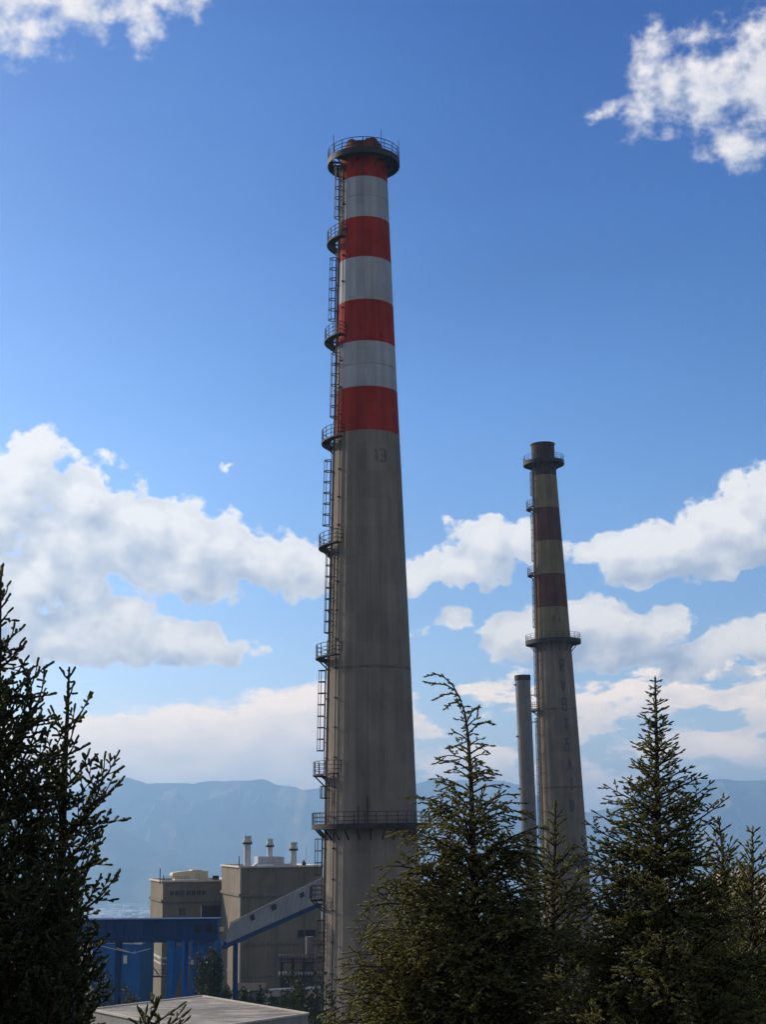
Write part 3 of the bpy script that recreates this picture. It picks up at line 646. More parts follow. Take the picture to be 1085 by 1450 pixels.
# service pipe on a low rack in front of the tall block
dp = 200.
pa, pb = at(381, 1401.5, dp), at(462, 1397.5, dp)
pr = thing('service_pipe', 'pale service pipe on trestles along the foot of the tall block', 'pipe', (0, 0, 0))
MB().tube([pa, pa.lerp(pb, .5), pb], .16, 10).build('pipe', M['zinc'], pr, True)
for k in (.02, .33, .66, .98):
    p = pa.lerp(pb, k); mb = MB(); mb.bar((p.x-.35, p.y, -.3), (p.x-.1, p.y, p.z-.17), .12); mb.bar((p.x+.35, p.y, -.3), (p.x+.1, p.y, p.z-.17), .12); mb.bar((p.x-.3, p.y, p.z-.2), (p.x+.3, p.y, p.z-.2), .12); mb.build('trestle', M['steel'], pr)
pk0, pk1 = at(398, 1400, 214), at(462, 1400, 214); wk = pk1.x-pk0.x
rk = thing('pipe_rack', 'dark steel pipe rack with two decks against the right foot of the tall block', 'pipe rack', (pk0.x, 214, 0))
zk = [at(430, y, 214).z for y in (1384, 1362)]
for i in range(5): 
    mb = MB()
    for yy in (0, 2.6): mb.bar((wk*i/4, yy, -.3), (wk*i/4, yy, zk[1]+.6), .22)
    if i < 4: mb.bar((wk*i/4, 0, .3), (wk*(i+1)/4, 0, zk[0]-.1), .09)
    mb.build('post', M['steel'], rk)
for z in zk: 
    mb = MB(); mb.box((wk/2, 1.3, z), (wk+.5, 3.0, .18))
    for i in range(15): mb.bar((wk*i/14, -.15, z), (wk*i/14, -.15, z+1.0), .05)
    mb.bar((0, -.15, z+1), (wk, -.15, z+1), .05); mb.bar((0, -.15, z+.5), (wk, -.15, z+.5), .04); mb.build('deck', M['steel'], rk)
for r_, yy, z, m_ in ((.30, .7, zk[0]+.45, 'zinc'), (.22, 1.4, zk[0]+.35, 'steel_rust'), (.4, 1.2, zk[1]+.55, 'beige_ledge')): MB().tube([(-.4, yy, z), (wk+.3, yy, z)], r_, 10).build('pipe', M[m_], rk, True)
MB().tube([(wk*.62, 1.3, 0), (wk*.62, 1.3, zk[1]+3.2)], .55, 14).build('tank', M['beige_ledge'], rk, True)
cb = at(377, 1414, 190); cab = thing('switch_cabinet', 'dark cabinet with pale bands standing behind the flat roof', 'cabinet', (cb.x, 190, 0))
MB().box((0, 0, 3.3), (.85, .8, 8.0)).build('body', M['steel'], cab)
for y in (1408, 1421): MB().box((0, -.42, at(377, y, 190).z), (.9, .06, .45)).build('panel', M['beige_trim'], cab)
# dim low sheds at the foot of the tall block
for k, (px0, px1, yt, dd, nm, lb, mt) in enumerate(((384, 452, 1406, 205, 'storage_shed', 'low dark shed along the foot of the tall block beneath the pipe', 'steel'), (330, 372, 1398, 222, 'storage_shed', 'low dark shed left of the pale service pipe', 'beige_ledge'))):
    a, b_ = at(px0, yt, dd), at(px1, yt, dd); w = b_.x-a.x; o = thing(nm, lb, 'shed', (a.x, dd, 0), group='low sheds by the tall block'); H = a.z
    MB().add([(0,0,-.4), (w,0,-.4), (w,5,-.4), (0,5,-.4), (0,0,H-.5), (w,0,H-.5), (w,5,H), (0,5,H)], [(0,1,5,4), (1,2,6,5), (2,3,7,6), (3,0,4,7)]).build('wall', M[mt], o)
    MB().prism([(-.2, -.3, H-.5), (w+.2, -.3, H-.5), (w+.2, -.3, H-.36), (-.2, -.3, H-.36)], (0, 5.6, .55)).build('roof', M['steel'], o)
    for i in range(3): MB().box((w*(i+.6)/3.4, -.05, H*.45), (w*.14, .12, .9)).build('window', M['dark'], o)
# flat roofed building in the foreground
zr = EYE-11.2
A_, B_, C_ = atz(128, 1429, zr), atz(286, 1410, zr), atz(436, 1435, zr); Dn = A_+C_-B_
ox = A_; fb = thing('flat_roof_building', 'flat roofed concrete building whose pale weathered roof fills the bottom left', 'building', (Dn.x, Dn.y, 0))
L = [p-Vector((Dn.x, Dn.y, 0)) for p in (Dn, C_, B_, A_)]
wv = [Vector((p.x*.985, p.y*.985, -.5)) for p in L]+[Vector((p.x*.985, p.y*.985, zr-.95)) for p in L]
MB().add(wv, [(0,1,5,4), (1,2,6,5), (2,3,7,6), (3,0,4,7)]).build('wall', M['fascia'], fb)
MB().prism([Vector((p.x, p.y, zr-1.0)) for p in L], (0, 0, .96)).build('roof_slab', M['fascia'], fb)
m, t, b = newmat('weathered_roof_felt', .9); oc = t.n('ShaderNodeTexCoord').outputs['Object']
n1 = t.noise(t.mapping(oc, rot=(0, 0, .35), scl=(.5, 1.5, 1)), .55, 9, .72); n2 = t.noise(oc, .35, 5, .6); n3 = t.noise(oc, 9, 5, .6)
cc = t.mix(t.rng(n1, .40, .60), (.13, .12, .105), (.46, .42, .36)); cc = t.mix(t.rng(n2, .5, .60, 0, .7, True), cc, (.17, .155, .135)); cc = t.mix(t.rng(n3, .4, .7, 0, .5), cc, (.36, .33, .29))
t.put(b.inputs['Base Color'], cc); bumpit(t, b, n3, .4, .03)
cen = sum(L, Vector())/4
MB().prism([Vector((cen.x+(p.x-cen.x)*.985, cen.y+(p.y-cen.y)*.985, zr-.1)) for p in L], (0, 0, .1)).build('roof_felt', m, fb)
mb = MB()
for p, q in zip(L, L[1:]+L[:1]): mb.bar((p.x, p.y, zr+.02), (q.x, q.y, zr+.02), .22, .12)
mb.build('roof_edge', M['beige_trim'], fb)
# ------------------------------------------------------------------ vegetation
def foliage_mat(name, c1, c2, c3, tc=(.26, .25, .07), tf=.45):
    m = bpy.data.materials.new(name); m.use_nodes = True; t = NT(m.node_tree); nt = m.node_tree; b = nt.nodes['Principled BSDF']
    b.inputs['Roughness'].default_value = .62; b.inputs['Specular IOR Level'].default_value = .25
    a = t.n('ShaderNodeAttribute', attribute_name='tone'); oc = t.n('ShaderNodeTexCoord').outputs['Object']
    c = t.mix(a.outputs['Fac'], c1, c2); c = t.mix(t.rng(t.noise(oc, 1.6, 4), .45, .7, 0, .7, True), c, c3)
    t.put(b.inputs['Base Color'], c); tr = t.n('ShaderNodeBsdfTranslucent'); t.put(tr.inputs['Color'], t.mix(.6, c, tc))
    ms = t.n('ShaderNodeMixShader'); ms.inputs[0].default_value = tf; nt.links.new(b.outputs[0], ms.inputs[1]); nt.links.new(tr.outputs[0], ms.inputs[2])
    nt.links.new(ms.outputs[0], nt.nodes['Material Output'].inputs['Surface']); return m
FOL_R = foliage_mat('conifer_green', (.110, .130, .050), (.190, .196, .080), (.160, .152, .060), (.52, .50, .14), .5)
FOL_L = foliage_mat('dark_conifer_green', (.062, .084, .040), (.105, .126, .056), (.085, .10, .045), (.25, .28, .09), .48)
FOL_B = foliage_mat('broadleaf_green', (.022, .034, .012), (.045, .056, .020), (.034, .042, .016), (.05, .06, .015), .2)
def _template(rings, spikes):
    v = []; f = []
    for z, r in rings:
        for k in range(3):
            a = 2*math.pi*k/3+z; v.append((r*math.cos(a), r*math.sin(a), z))
    nr = len(rings); v.append((0, 0, 1.))
    for k in range(3):
        k2 = (k+1) % 3
        for i in range(nr-1): f += [(3*i+k, 3*i+k2, 3*i+3+k2), (3*i+k, 3*i+3+k2, 3*i+3+k)]
        f.append((3*nr-3+k, 3*nr-3+k2, 3*nr))
    for i, (z, a) in enumerate(((.15, .4), (.35, 2.6), (.5, 4.6), (.68, 1.4), (.25, 5.4))[:spikes]):
        c, s = math.cos(a), math.sin(a); o = len(v)
        v += [(.3*c-.35*s, .3*s+.35*c, z), (.3*c+.35*s, .3*s-.35*c, z-.03), (1.6*c, 1.6*s, z+.22)]; f.append((o, o+1, o+2))
    return np.array(v, np.float32), np.array(f, np.int32)
SPIKY = _template(((0., .55), (.5, 1.0), (.86, .62)), 4)
FINE = _template(((0., .6), (.6, 1.0)), 2)
CLUB = _template(((0., .5), (.35, .85), (.86, .95)), 1)
def tri_mesh(name, co, tri, tone, mat_idx, mats, parent):
    me = bpy.data.meshes.new(name); me.vertices.add(len(co)); me.vertices.foreach_set('co', np.ascontiguousarray(co, np.float32).ravel())
    n = len(tri); me.loops.add(3*n); me.loops.foreach_set('vertex_index', np.ascontiguousarray(tri, np.int32).ravel())
    me.polygons.add(n); me.polygons.foreach_set('loop_start', np.arange(0, 3*n, 3, dtype=np.int32))
    for q in mats: me.materials.append(q)
    me.polygons.foreach_set('material_index', mat_idx.astype(np.int32))
    me.update(calc_edges=True)
    at_ = me.attributes.new('tone', 'FLOAT', 'POINT'); at_.data.foreach_set('value', tone.astype(np.float32))
    o = bpy.data.objects.new(name, me); COL.objects.link(o); o.parent = parent; return o
class Crown:
    def __init__(s): s.o = []; s.d = []; s.l = []; s.r = []; s.t = []; s.stems = []
    def shoots(s, o, d, l, r, t): s.o.append(o); s.d.append(d); s.l.append(l); s.r.append(r); s.t.append(t)
    def build(s, parent, fol, name='crown', shape=None):
        TV, TF = shape or SPIKY
        o = np.concatenate(s.o); d = np.concatenate(s.d); l = np.concatenate(s.l); r = np.concatenate(s.r); tn = np.concatenate(s.t); N = len(o)
        d = d/np.linalg.norm(d, axis=1, keepdims=True); rv = rng.normal(size=(N, 3)); u = np.cross(d, rv); u /= np.linalg.norm(u, axis=1, keepdims=True); w = np.cross(d, u)
        V = o[:, None, :]+d[:, None, :]*(TV[None, :, 2:3]*l[:, None, None])+(u[:, None, :]*TV[None, :, 0:1]+w[:, None, :]*TV[None, :, 1:2])*r[:, None, None]
        nv = len(TV); co = V.reshape(-1, 3); tri = (TF[None]+np.arange(N)[:, None, None]*nv).reshape(-1, 3); tone = np.repeat(tn, nv); mi = np.zeros(len(tri))
        if s.stems:
            S = np.array(s.stems); p, q, r0, r1 = S[:, 0:3], S[:, 3:6], S[:, 6], S[:, 7]; dd = q-p; dd /= np.linalg.norm(dd, axis=1, keepdims=True)+1e-9
            u = np.cross(dd, np.tile((.3, .5, .81), (len(S), 1))); u /= np.linalg.norm(u, axis=1, keepdims=True)+1e-9; w = np.cross(dd, u); vs = []
            for base, rr in ((p, r0), (q, r1)):
                for k in range(3):
                    a = 2*math.pi*k/3; vs.append(base+(u*math.cos(a)+w*math.sin(a))*rr[:, None])
            sv = np.stack(vs, 1).reshape(-1, 3); sf = np.array([(0,1,4), (0,4,3), (1,2,5), (1,5,4), (2,0,3), (2,3,5)]); st_ = (sf[None]+np.arange(len(S))[:, None, None]*6).reshape(-1, 3)+len(co)
            co = np.concatenate([co, sv]); tri = np.concatenate([tri, st_]); tone = np.concatenate([tone, np.zeros(len(sv))]); mi = np.concatenate([mi, np.ones(len(st_))])
        return tri_mesh(name, co, tri, tone, mi, [fol, M['bark']], parent)
def unit(v): return v/(np.linalg.norm(v)+1e-9)
UP = np.array((0., 0, 1))
def spray(C, p, d, L, sl, sr, sp, ang, tone, upk=.12):
    """one twig with alternate stubby shoots, the last at its tip"""
    side = unit(np.cross(d, UP)+rng.normal(size=3)*.15); upl = np.cross(side, d)
    n = max(1, int(L/sp)); tt = (np.arange(n)+rng.uniform(.2, .8, n))/n
    sg = np.where(np.arange(n) % 2 == 0, 1., -1.); an = np.radians(ang+rng.normal(size=n)*9)
    D = d[None]*np.cos(an)[:, None]+side[None]*(np.sin(an)*sg)[:, None]+upl[None]*(rng.normal(size=n)*.22+upk)[:, None]
    l = sl*(1.08-.55*tt)*rng.uniform(.7, 1.25, n); O = p[None]+d[None]*(tt*L)[:, None]
    C.shoots(np.concatenate([O, [p+d*L*.86]]), np.concatenate([D, [d+upl*.1]]), np.concatenate([l, [sl*1.15]]), np.full(n+1, sr)*rng.uniform(.8, 1.2, n+1), np.clip(tone+rng.normal(size=n+1)*.2+np.append(np.zeros(n), .5), 0, 1.3))
    C.stems.append((*p, *(p+d*L), sr*.42, sr*.3))
def conifer(name, label, depth, leader, prof, fol, sl, sr, e0=28, e1=42, gap=.11, per=5, tsp=.075, low=.8, droop=0., tw=.42, bare=.12, extra=None, group=None, dens=1., ang=48, seed=0, ztop_ramp=.5, ssp=.55, tsub=.7, curl=.3, roll=35., shape=None, kmax=1.45, lvar=(.55, 1.08)):
    """leader: photo points of the stem from the tip down; prof: (y, left, right) outline of the crown"""
    global rng
    rng = np.random.default_rng(100+seed)
    P = [np.array(at(x, y, depth)) for x, y in leader][::-1]; gx, gy = P[0][0]+.1, depth; g0 = gz(gx, gy)-.15
    base = np.array((gx, gy, g0)); P = [base, base*.5+P[0]*.5]+P; root = thing(name, label, 'conifer', tuple(base), group=group)
    P = [p-base for p in P]; H = P[-1][2]; hs = np.array([p[2] for p in P])
    def stem(h): return np.array([np.interp(h, hs, [p[k] for p in P]) for k in range(3)])
    mpp = depth/F
    pz = sorted([(at(x0, y, depth).z-base[2], (np.array(at(x0, y, depth))-base)[0], (np.array(at(x1, y, depth))-base)[0]) for y, x0, x1 in prof])
    pzz = [q[0] for q in pz]
    tr = MB(); r0 = .012*H+.02; n = 26
    hh = [H*i/n for i in range(n+1)]; tr.tube([Vector(stem(h)) for h in hh], [r0*(1-h/H)**.9+.006 for h in hh], 8); tr.build('trunk', M['bark'], root, True)
    C = Crown(); h = H-.05; az = rng.uniform(0, 6.28)
    # leader tip foliage
    d = unit(stem(H)-stem(H-.1)); spray(C, stem(H-.28), d, .26, sl*.8, sr, sl*.42, 38, .5, 0)
    while h > low:
        k = max(2, int(per*min(kmax, .45+(H-h)/ztop_ramp)))
        xl = np.interp(h, pzz, [q[1] for q in pz]); xr = np.interp(h, pzz, [q[2] for q in pz]); c = stem(h)
        below = h < pzz[0]
        for j in range(k):
            az += 2.4+rng.normal()*.25; ca, sa = math.cos(az), math.sin(az)
            rx = max(.05, xr-c[0]) if ca > 0 else max(.05, c[0]-xl); ravg = (max(.05, xr-c[0])+max(.05, c[0]-xl))/2
            Rr = abs(ca)*rx+(1-abs(ca))*ravg; Lh = Rr*rng.uniform(*lvar)
            if rng.random() > dens: continue
            ea, eb = R(e0+rng.normal()*6), R(e1+rng.normal()*9); Lb = Lh/max(.3, math.cos((ea+eb)/2)); m_ = 8
            # the outline is measured where the tip ends, so start lower by the rise
            rise = Lb*math.sin((ea+eb)/2); hs0 = max(low*.6, h-rise*.75); p = stem(hs0); pts = [p]; 
            for i in range(m_):
                f = (i+.5)/m_; el = ea+(eb-ea)*f-droop*f*f; a2 = az+rng.normal()*.05
                p = p+np.array((math.cos(a2)*math.cos(el), math.sin(a2)*math.cos(el), math.sin(el)))*(Lb/m_); pts.append(p)
            rb = .006+.010*Lb
            for i in range(m_): C.stems.append((*pts[i], *pts[i+1], rb*(1-i/m_)+.004, rb*(1-(i+1)/m_)+.004))
            tone = rng.uniform(.1, .9); rl = R(np.clip(rng.normal()*roll, -80, 80)); crl, srl = math.cos(rl), math.sin(rl); s = max(bare*Lb, .04); sg = 1; tg = unit(pts[-1]-pts[-2])
            wide = 1.0 if not below else 1.4
            while s < Lb*.97:
                f = s/Lb; i = min(m_-1, int(f*m_)); q = pts[i]+(pts[i+1]-pts[i])*(f*m_-i); tg = unit(pts[i+1]-pts[i]); side = unit(np.cross(tg, UP)); upl = np.cross(side, tg); side = side*crl+upl*srl; upl = np.cross(side, tg)
                a = R(ang+rng.normal()*8); Lt = min(.62, tw*Lb*(1-f)**.75*rng.uniform(.75, 1.2)+sl*.5); sg = -sg
                dv = unit(tg*math.cos(a)+side*sg*math.sin(a)+upl*(rng.normal()*.2+.05)-UP*droop*.35)
                if Lt < sl*1.3: C.shoots(q[None], dv[None], np.array([Lt]), np.array([sr]), np.array([tone]))
                elif Lt < sl*3.2: spray(C, q, dv, Lt, sl, sr, sl*ssp, 46, tone)
                else:       # a side branch with twigs of its own, curving up towards its tip
                    side2 = unit(np.cross(dv, UP)+rng.normal(size=3)*.35); n2 = 4; q2 = q; d2 = dv; s2 = 0; sg2 = 1
                    for i2 in range(n2):
                        d2n = unit(d2+UP*(curl/n2)+rng.normal(size=3)*.06); C.stems.append((*q2, *(q2+d2n*Lt/n2), sr*.55*(1-i2*.12), sr*.55*(1-(i2+1)*.12)))
                        m2 = max(1, int(Lt/n2/(sl*tsub)))
                        for i3 in range(m2):
                            f2 = (i2+(i3+.5)/m2)/n2; sg2 = -sg2; pp = q2+d2n*(Lt/n2)*(i3+.5)/m2
                            dd = unit(d2n*.72+side2*sg2*.70+np.cross(side2, d2n)*rng.normal()*.28+UP*.08)
                            l3 = (Lt*.42*(1-f2)+sl*.75)*rng.uniform(.7, 1.2)
                            if l3 > sl*1.35: spray(C, pp, dd, l3, sl*.9, sr, sl*ssp, 46, tone)
                            else: C.shoots(pp[None], dd[None], np.array([l3]), np.array([sr*rng.uniform(.8, 1.2)]), np.array([np.clip(tone+rng.normal()*.2, 0, 1)]))
                        q2 = q2+d2n*Lt/n2; d2 = d2n
                    spray(C, q2-d2*sl*.5, d2, sl*.9, sl*.8, sr, sl*ssp, 40, tone)
                s += tsp*wide*rng.uniform(.75, 1.25)
            C.shoots(pts[-1][None]-tg[None]*.02, tg[None], np.array([sl*1.1]), np.array([sr]), np.array([tone]))
        h -= gap*(1. if not below else 1.7)*rng.uniform(.8, 1.2)*(.75+.25*min(1, (H-h)/1.2))
    if extra: extra(C, base, stem)
    C.build(root, fol, 'crown', shape); return root
def nod(C, base, stem):     # the nodding tip of the middle tree
    D = 17.
    for path, l in (([(652, 990), (641, 970), (628, 958), (616, 954), (606, 957)], .10), ([(646, 978), (632, 970), (618, 968), (604, 966)], .08), ([(650, 985), (640, 982), (628, 984), (616, 990)], .07), ([(656, 1000), (648, 994), (638, 996), (630, 1004)], .07),
                    ([(660, 1025), (668, 1008), (678, 1000), (676, 1012)], .07), ([(662, 1040), (676, 1026), (690, 1022), (700, 1026)], .08)):
        pts = [np.array(at(x, y, D+.1*math.sin(x)))-base for x, y in path]
        for a, b_ in zip(pts, pts[1:]):
            C.stems.append((*a, *b_, .011, .008)); d = unit(b_-a); spray(C, a, d, np.linalg.norm(b_-a), .062, .0125, .036, 40, .5, 0)
conifer('conifer_tree', 'conifer with a nodding tip beside the base of the tall chimney', 17., [(650, 984), (657, 1000), (662, 1030), (667, 1100), (671, 1250), (672, 1450)],
        [(985, 648, 656), (1010, 648, 672), (1035, 640, 690), (1060, 615, 695), (1090, 600, 715), (1110, 586, 740), (1150, 568, 758), (1200, 548, 772), (1250, 514, 792), (1300, 480, 806), (1350, 466, 800), (1400, 458, 810), (1450, 450, 820)],
        FOL_R, .062, .0115, e0=34, e1=24, gap=.092, per=4, tsp=.095, droop=.65, tw=.54, curl=-.55, roll=35, ssp=.50, shape=FINE, bare=.26, kmax=1.8, extra=nod, group='conifers in the foreground', seed=1, ztop_ramp=1.7)
conifer('conifer_tree', 'pointed conifer with a straight tip right of the brown chimney', 16., [(928, 957), (929, 1000), (931, 1100), (934, 1300), (935, 1450)],
        [(962, 924, 932), (985, 914, 944), (1015, 906, 952), (1035, 912, 948), (1050, 896, 966), (1080, 892, 972), (1095, 872, 985), (1112, 846, 1004), (1140, 850, 1022), (1165, 838, 1018), (1200, 824, 1030), (1260, 796, 1056), (1340, 766, 1095), (1450, 745, 1115)],
        FOL_R, .060, .0112, e0=18, e1=38, gap=.088, per=5, tsp=.082, tw=.52, ssp=.48, curl=-.3, droop=.22, shape=FINE, bare=.26, lvar=(.42, 1.1), group='conifers in the foreground', seed=2)
conifer('conifer_tree', 'small thin conifer standing in front of the foot of the brown chimney', 18.5, [(787, 1132), (786, 1200), (783, 1300), (782, 1450)],
        [(1138, 782, 792), (1165, 775, 800), (1195, 768, 808), (1225, 752, 826), (1265, 732, 846), (1350, 706, 872), (1450, 690, 890)],
        FOL_R, .070, .0125, e0=34, e1=46, gap=.13, per=4, tsp=.115, tw=.46, ssp=.5, shape=FINE, bare=.26, group='conifers in the foreground', seed=3)
conifer('conifer_tree', 'bushy young conifer just right of the pointed conifer', 19., [(1017, 1156), (1022, 1190), (1029, 1300), (1030, 1450)],
        [(1160, 1012, 1023), (1180, 1004, 1036), (1215, 992, 1050), (1260, 980, 1070), (1310, 964, 1090), (1450, 930, 1130)],
        FOL_R, .085, .0145, e0=34, e1=50, gap=.12, per=4, tsp=.115, tw=.50, ssp=.5, shape=FINE, bare=.26, kmax=1.8, group='conifers in the foreground', seed=4)
conifer('conifer_tree', 'young conifer at the right edge of the picture with a short forked tip', 18., [(1066, 1170), (1066, 1220), (1064, 1300), (1062, 1450)],
        [(1175, 1060, 1071), (1200, 1048, 1086), (1230, 1042, 1100), (1300, 1022, 1125), (1450, 990, 1150)],
        FOL_R, .085, .0145, e0=34, e1=48, gap=.12, per=4, tsp=.115, tw=.50, ssp=.5, shape=FINE, bare=.26, kmax=1.8, group='conifers in the foreground', seed=5)
conifer('conifer_tree', 'dark conifer at the left edge, cut by the picture and the taller on that side', 11., [(2, 800), (0, 850), (-4, 1000), (-8, 1300), (-8, 1450)],
        [(806, -4, 12), (835, -22, 26), (870, -40, 24), (905, -60, 30), (930, -75, 48), (985, -100, 72), (1050, -130, 88), (1120, -150, 104), (1200, -170, 118), (1300, -190, 130), (1450, -215, 142)],
        FOL_L, .064, .0115, e0=30, e1=72, gap=.135, per=4, tsp=.10, tw=.58, lvar=(.36, 1.14), ztop_ramp=1., kmax=1.35, bare=.2, curl=.35, roll=45, tsub=.65, ssp=.43, shape=CLUB, group='conifers in the foreground', seed=6, low=.25)
conifer('conifer_tree', 'dark feathery conifer before the left end of the navy gallery', 11.6, [(98, 944), (96, 1000), (91, 1100), (84, 1300), (82, 1450)],
        [(950, 93, 103), (985, 84, 126), (1000, 76, 128), (1040, 62, 138), (1075, 50, 142), (1098, 36, 172), (1130, 30, 162), (1175, 24, 174), (1215, 20, 180), (1260, 16, 160), (1300, 8, 152), (1380, 0, 148), (1450, -5, 145)],
        FOL_L, .068, .0118, e0=28, e1=72, gap=.14, per=3, tsp=.095, tw=.60, lvar=(.36, 1.14), ztop_ramp=1.1, kmax=1.5, bare=.2, curl=.35, roll=45, tsub=.65, ssp=.43, shape=CLUB, group='conifers in the foreground', seed=7, low=.25)
conifer('conifer_tree', 'small sapling whose tip shows against the flat roof at the bottom', 12.5, [(228, 1409), (220, 1430), (206, 1452), (200, 1500)],
        [(1412, 222, 236), (1425, 212, 286), (1440, 200, 296), (1455, 190, 300), (1500, 170, 310)],
        FOL_L, .085, .0125, e0=30, e1=40, gap=.11, per=4, tsp=.09, tw=.45, group='conifers in the foreground', seed=8, low=.8)
# broadleaf shrubs and a tree down in the yard
def leafy(name, label, cat, loc, w, h, n, leaf, stem_h=0., group=None, seed=0):
    g = np.random.default_rng(seed); root = thing(name, label, cat, loc, group=group)
    n = int(n*1.8); nb = max(7, int(n/330)); cs = np.clip(g.normal(size=(nb, 3))*.30, -.5, .5); cs[:, 2] = g.uniform(-.35, .42, nb); rr = g.uniform(.18, .32, nb)
    k = g.integers(0, nb, n); p = g.normal(size=(n, 3)); p /= np.linalg.norm(p, axis=1, keepdims=True); p = cs[k]+p*(rr[k]*g.uniform(.5, 1.05, n))[:, None]
    p = p*np.array((w, w, h-stem_h))+np.array((0, 0, stem_h+(h-stem_h)*.5)); p[:, 2] = np.maximum(p[:, 2], .05)
    d = g.normal(size=(n, 3)); d /= np.linalg.norm(d, axis=1, keepdims=True); u = np.cross(d, g.normal(size=(n, 3))); u /= np.linalg.norm(u, axis=1, keepdims=True)
    L = leaf*g.uniform(.6, 1.3, n)[:, None]
    co = np.stack([p-d*L, p+u*L*.5, p+d*L, p-u*L*.5], 1).reshape(-1, 3); tri = (np.array([(0,1,2), (0,2,3)])[None]+np.arange(n)[:, None, None]*4).reshape(-1, 3)
    tri_mesh('crown', co, tri, np.repeat(g.uniform(0, 1, n), 4), np.zeros(len(tri)), [FOL_B], root)
    mb = MB(); mb.tube([(0, 0, -.2), (.1, 0, h*.3), (-.05, .1, h*.6)], [.05*w+.04, .04*w+.03, .03], 8)
    for c in cs[:8]: mb.tube([(.05, .02, h*.35), tuple(c*np.array((w, w, h-stem_h))+np.array((0, 0, stem_h+(h-stem_h)*.5)))], [.06, .02], 5)
    mb.build('trunk' if cat == 'tree' else 'stem', M['bark'], root, True); return root
p = at(303, 1420, 172); leafy('broadleaf_tree', 'dark round tree in front of the transfer tower', 'tree', (p.x, 172, 0), 2.9, at(303, 1350, 172).z, 3000, .20, 5.5, seed=1)
shr = [(186, 1400, 225, 4.0, 'shrub at the foot of the bright blue building'), (148, 1395, 205, 4.5, 'shrub left of the gallery post beside the blue building'), (124, 1376, 212, 4.5, 'shrub behind the feathery conifer below the navy gallery'),
       (347, 1407, 196, 2.6, 'shrub at the left foot of the tall block'), (366, 1402, 186, 2.6, 'low shrub left of the banded cabinet'), (396, 1411, 178, 3.0, 'shrub behind the flat roof below the pale pipe'), (424, 1408, 172, 3.2, 'tall shrub below the right part of the pale pipe'),
       (447, 1394, 160, 3.4, 'shrub tight against the base of the tall chimney'), (440, 1424, 118, 3.2, 'shrub behind the right corner of the flat roof')]
for i, (px, y, d_, w, lb) in enumerate(shr):
    p = at(px, y, d_); leafy('shrub', lb, 'shrub', (p.x, d_, gz(p.x, d_)), w, max(2, p.z-gz(p.x, d_)), 1500, .2, group='shrubs in the plant yard', seed=20+i)
# ------------------------------------------------------------------ air: haze and the thin smoke
def volmat(name, col, dens, aniso=0.):
    m = bpy.data.materials.new(name); m.use_nodes = True; nt = m.node_tree; nt.nodes.remove(nt.nodes['Principled BSDF'])
    v = nt.nodes.new('ShaderNodeVolumePrincipled'); v.inputs['Color'].default_value = (*col, 1); v.inputs['Density'].default_value = dens; v.inputs['Anisotropy'].default_value = aniso
    nt.links.new(v.outputs[0], nt.nodes['Material Output'].inputs['Volume']); return m, NT(nt), v
HZ = volmat('haze_air', (.41, .68, 1.0), 1.4e-4, .35)[0]
mb = MB().box((0, 7500, 110), (28000, 17000, 860)); tag(mb.build('haze', HZ), 'pale blue haze filling the valley air', 'haze', kind='stuff')
m, t, v = volmat('thin_smoke', (.9, .9, .92), .02, .2)
oc = t.n('ShaderNodeTexCoord').outputs['Object']; g = t.noise(oc, .45, 4, .6)
t.put(v.inputs['Density'], t.rng(g, .40, .7, 0, .2, True))
p0 = at(418, 1188, DR+3); pl = MB(); pl.tube([p0, at(420, 1170, DR+3), at(425, 1145, DR+3), at(424, 1120, DR+3), at(432, 1100, DR+3)], [.35, .6, 1.0, 1.3, 1.0], 14)
so = pl.build('smoke', m, smooth=True); tag(so, 'thin pale smoke rising from the right flue', 'smoke', kind='stuff')
# ------------------------------------------------------------------ sky, clouds, sun
SUN_AZ, SUN_EL = -57., 27.
S = Vector((math.sin(R(SUN_AZ))*math.cos(R(SUN_EL)), math.cos(R(SUN_AZ))*math.cos(R(SUN_EL)), math.sin(R(SUN_EL))))
sl_ = bpy.data.lights.new('sun', 'SUN'); sl_.energy = 4.3; sl_.angle = R(.5); sl_.color = (1, .87, .70)
so_ = bpy.data.objects.new('sun', sl_); COL.objects.link(so_); so_.rotation_euler = S.to_track_quat('Z', 'Y').to_euler(); so_.location = (0, 0, 200)
w = bpy.data.worlds.new('World'); sc.world = w; w.use_nodes = True; nt = w.node_tree; T = NT(nt); bg = nt.nodes['Background']
STR = .10; REAR_FILL = (.34, .35, .37)
KA = 22.0     # sky coordinates: one unit is about 100 photo pixels of arc
def azel(px, py):
    d = ray(px, py).normalized(); return math.atan2(d.x, d.y)*KA, math.asin(d.z)*KA
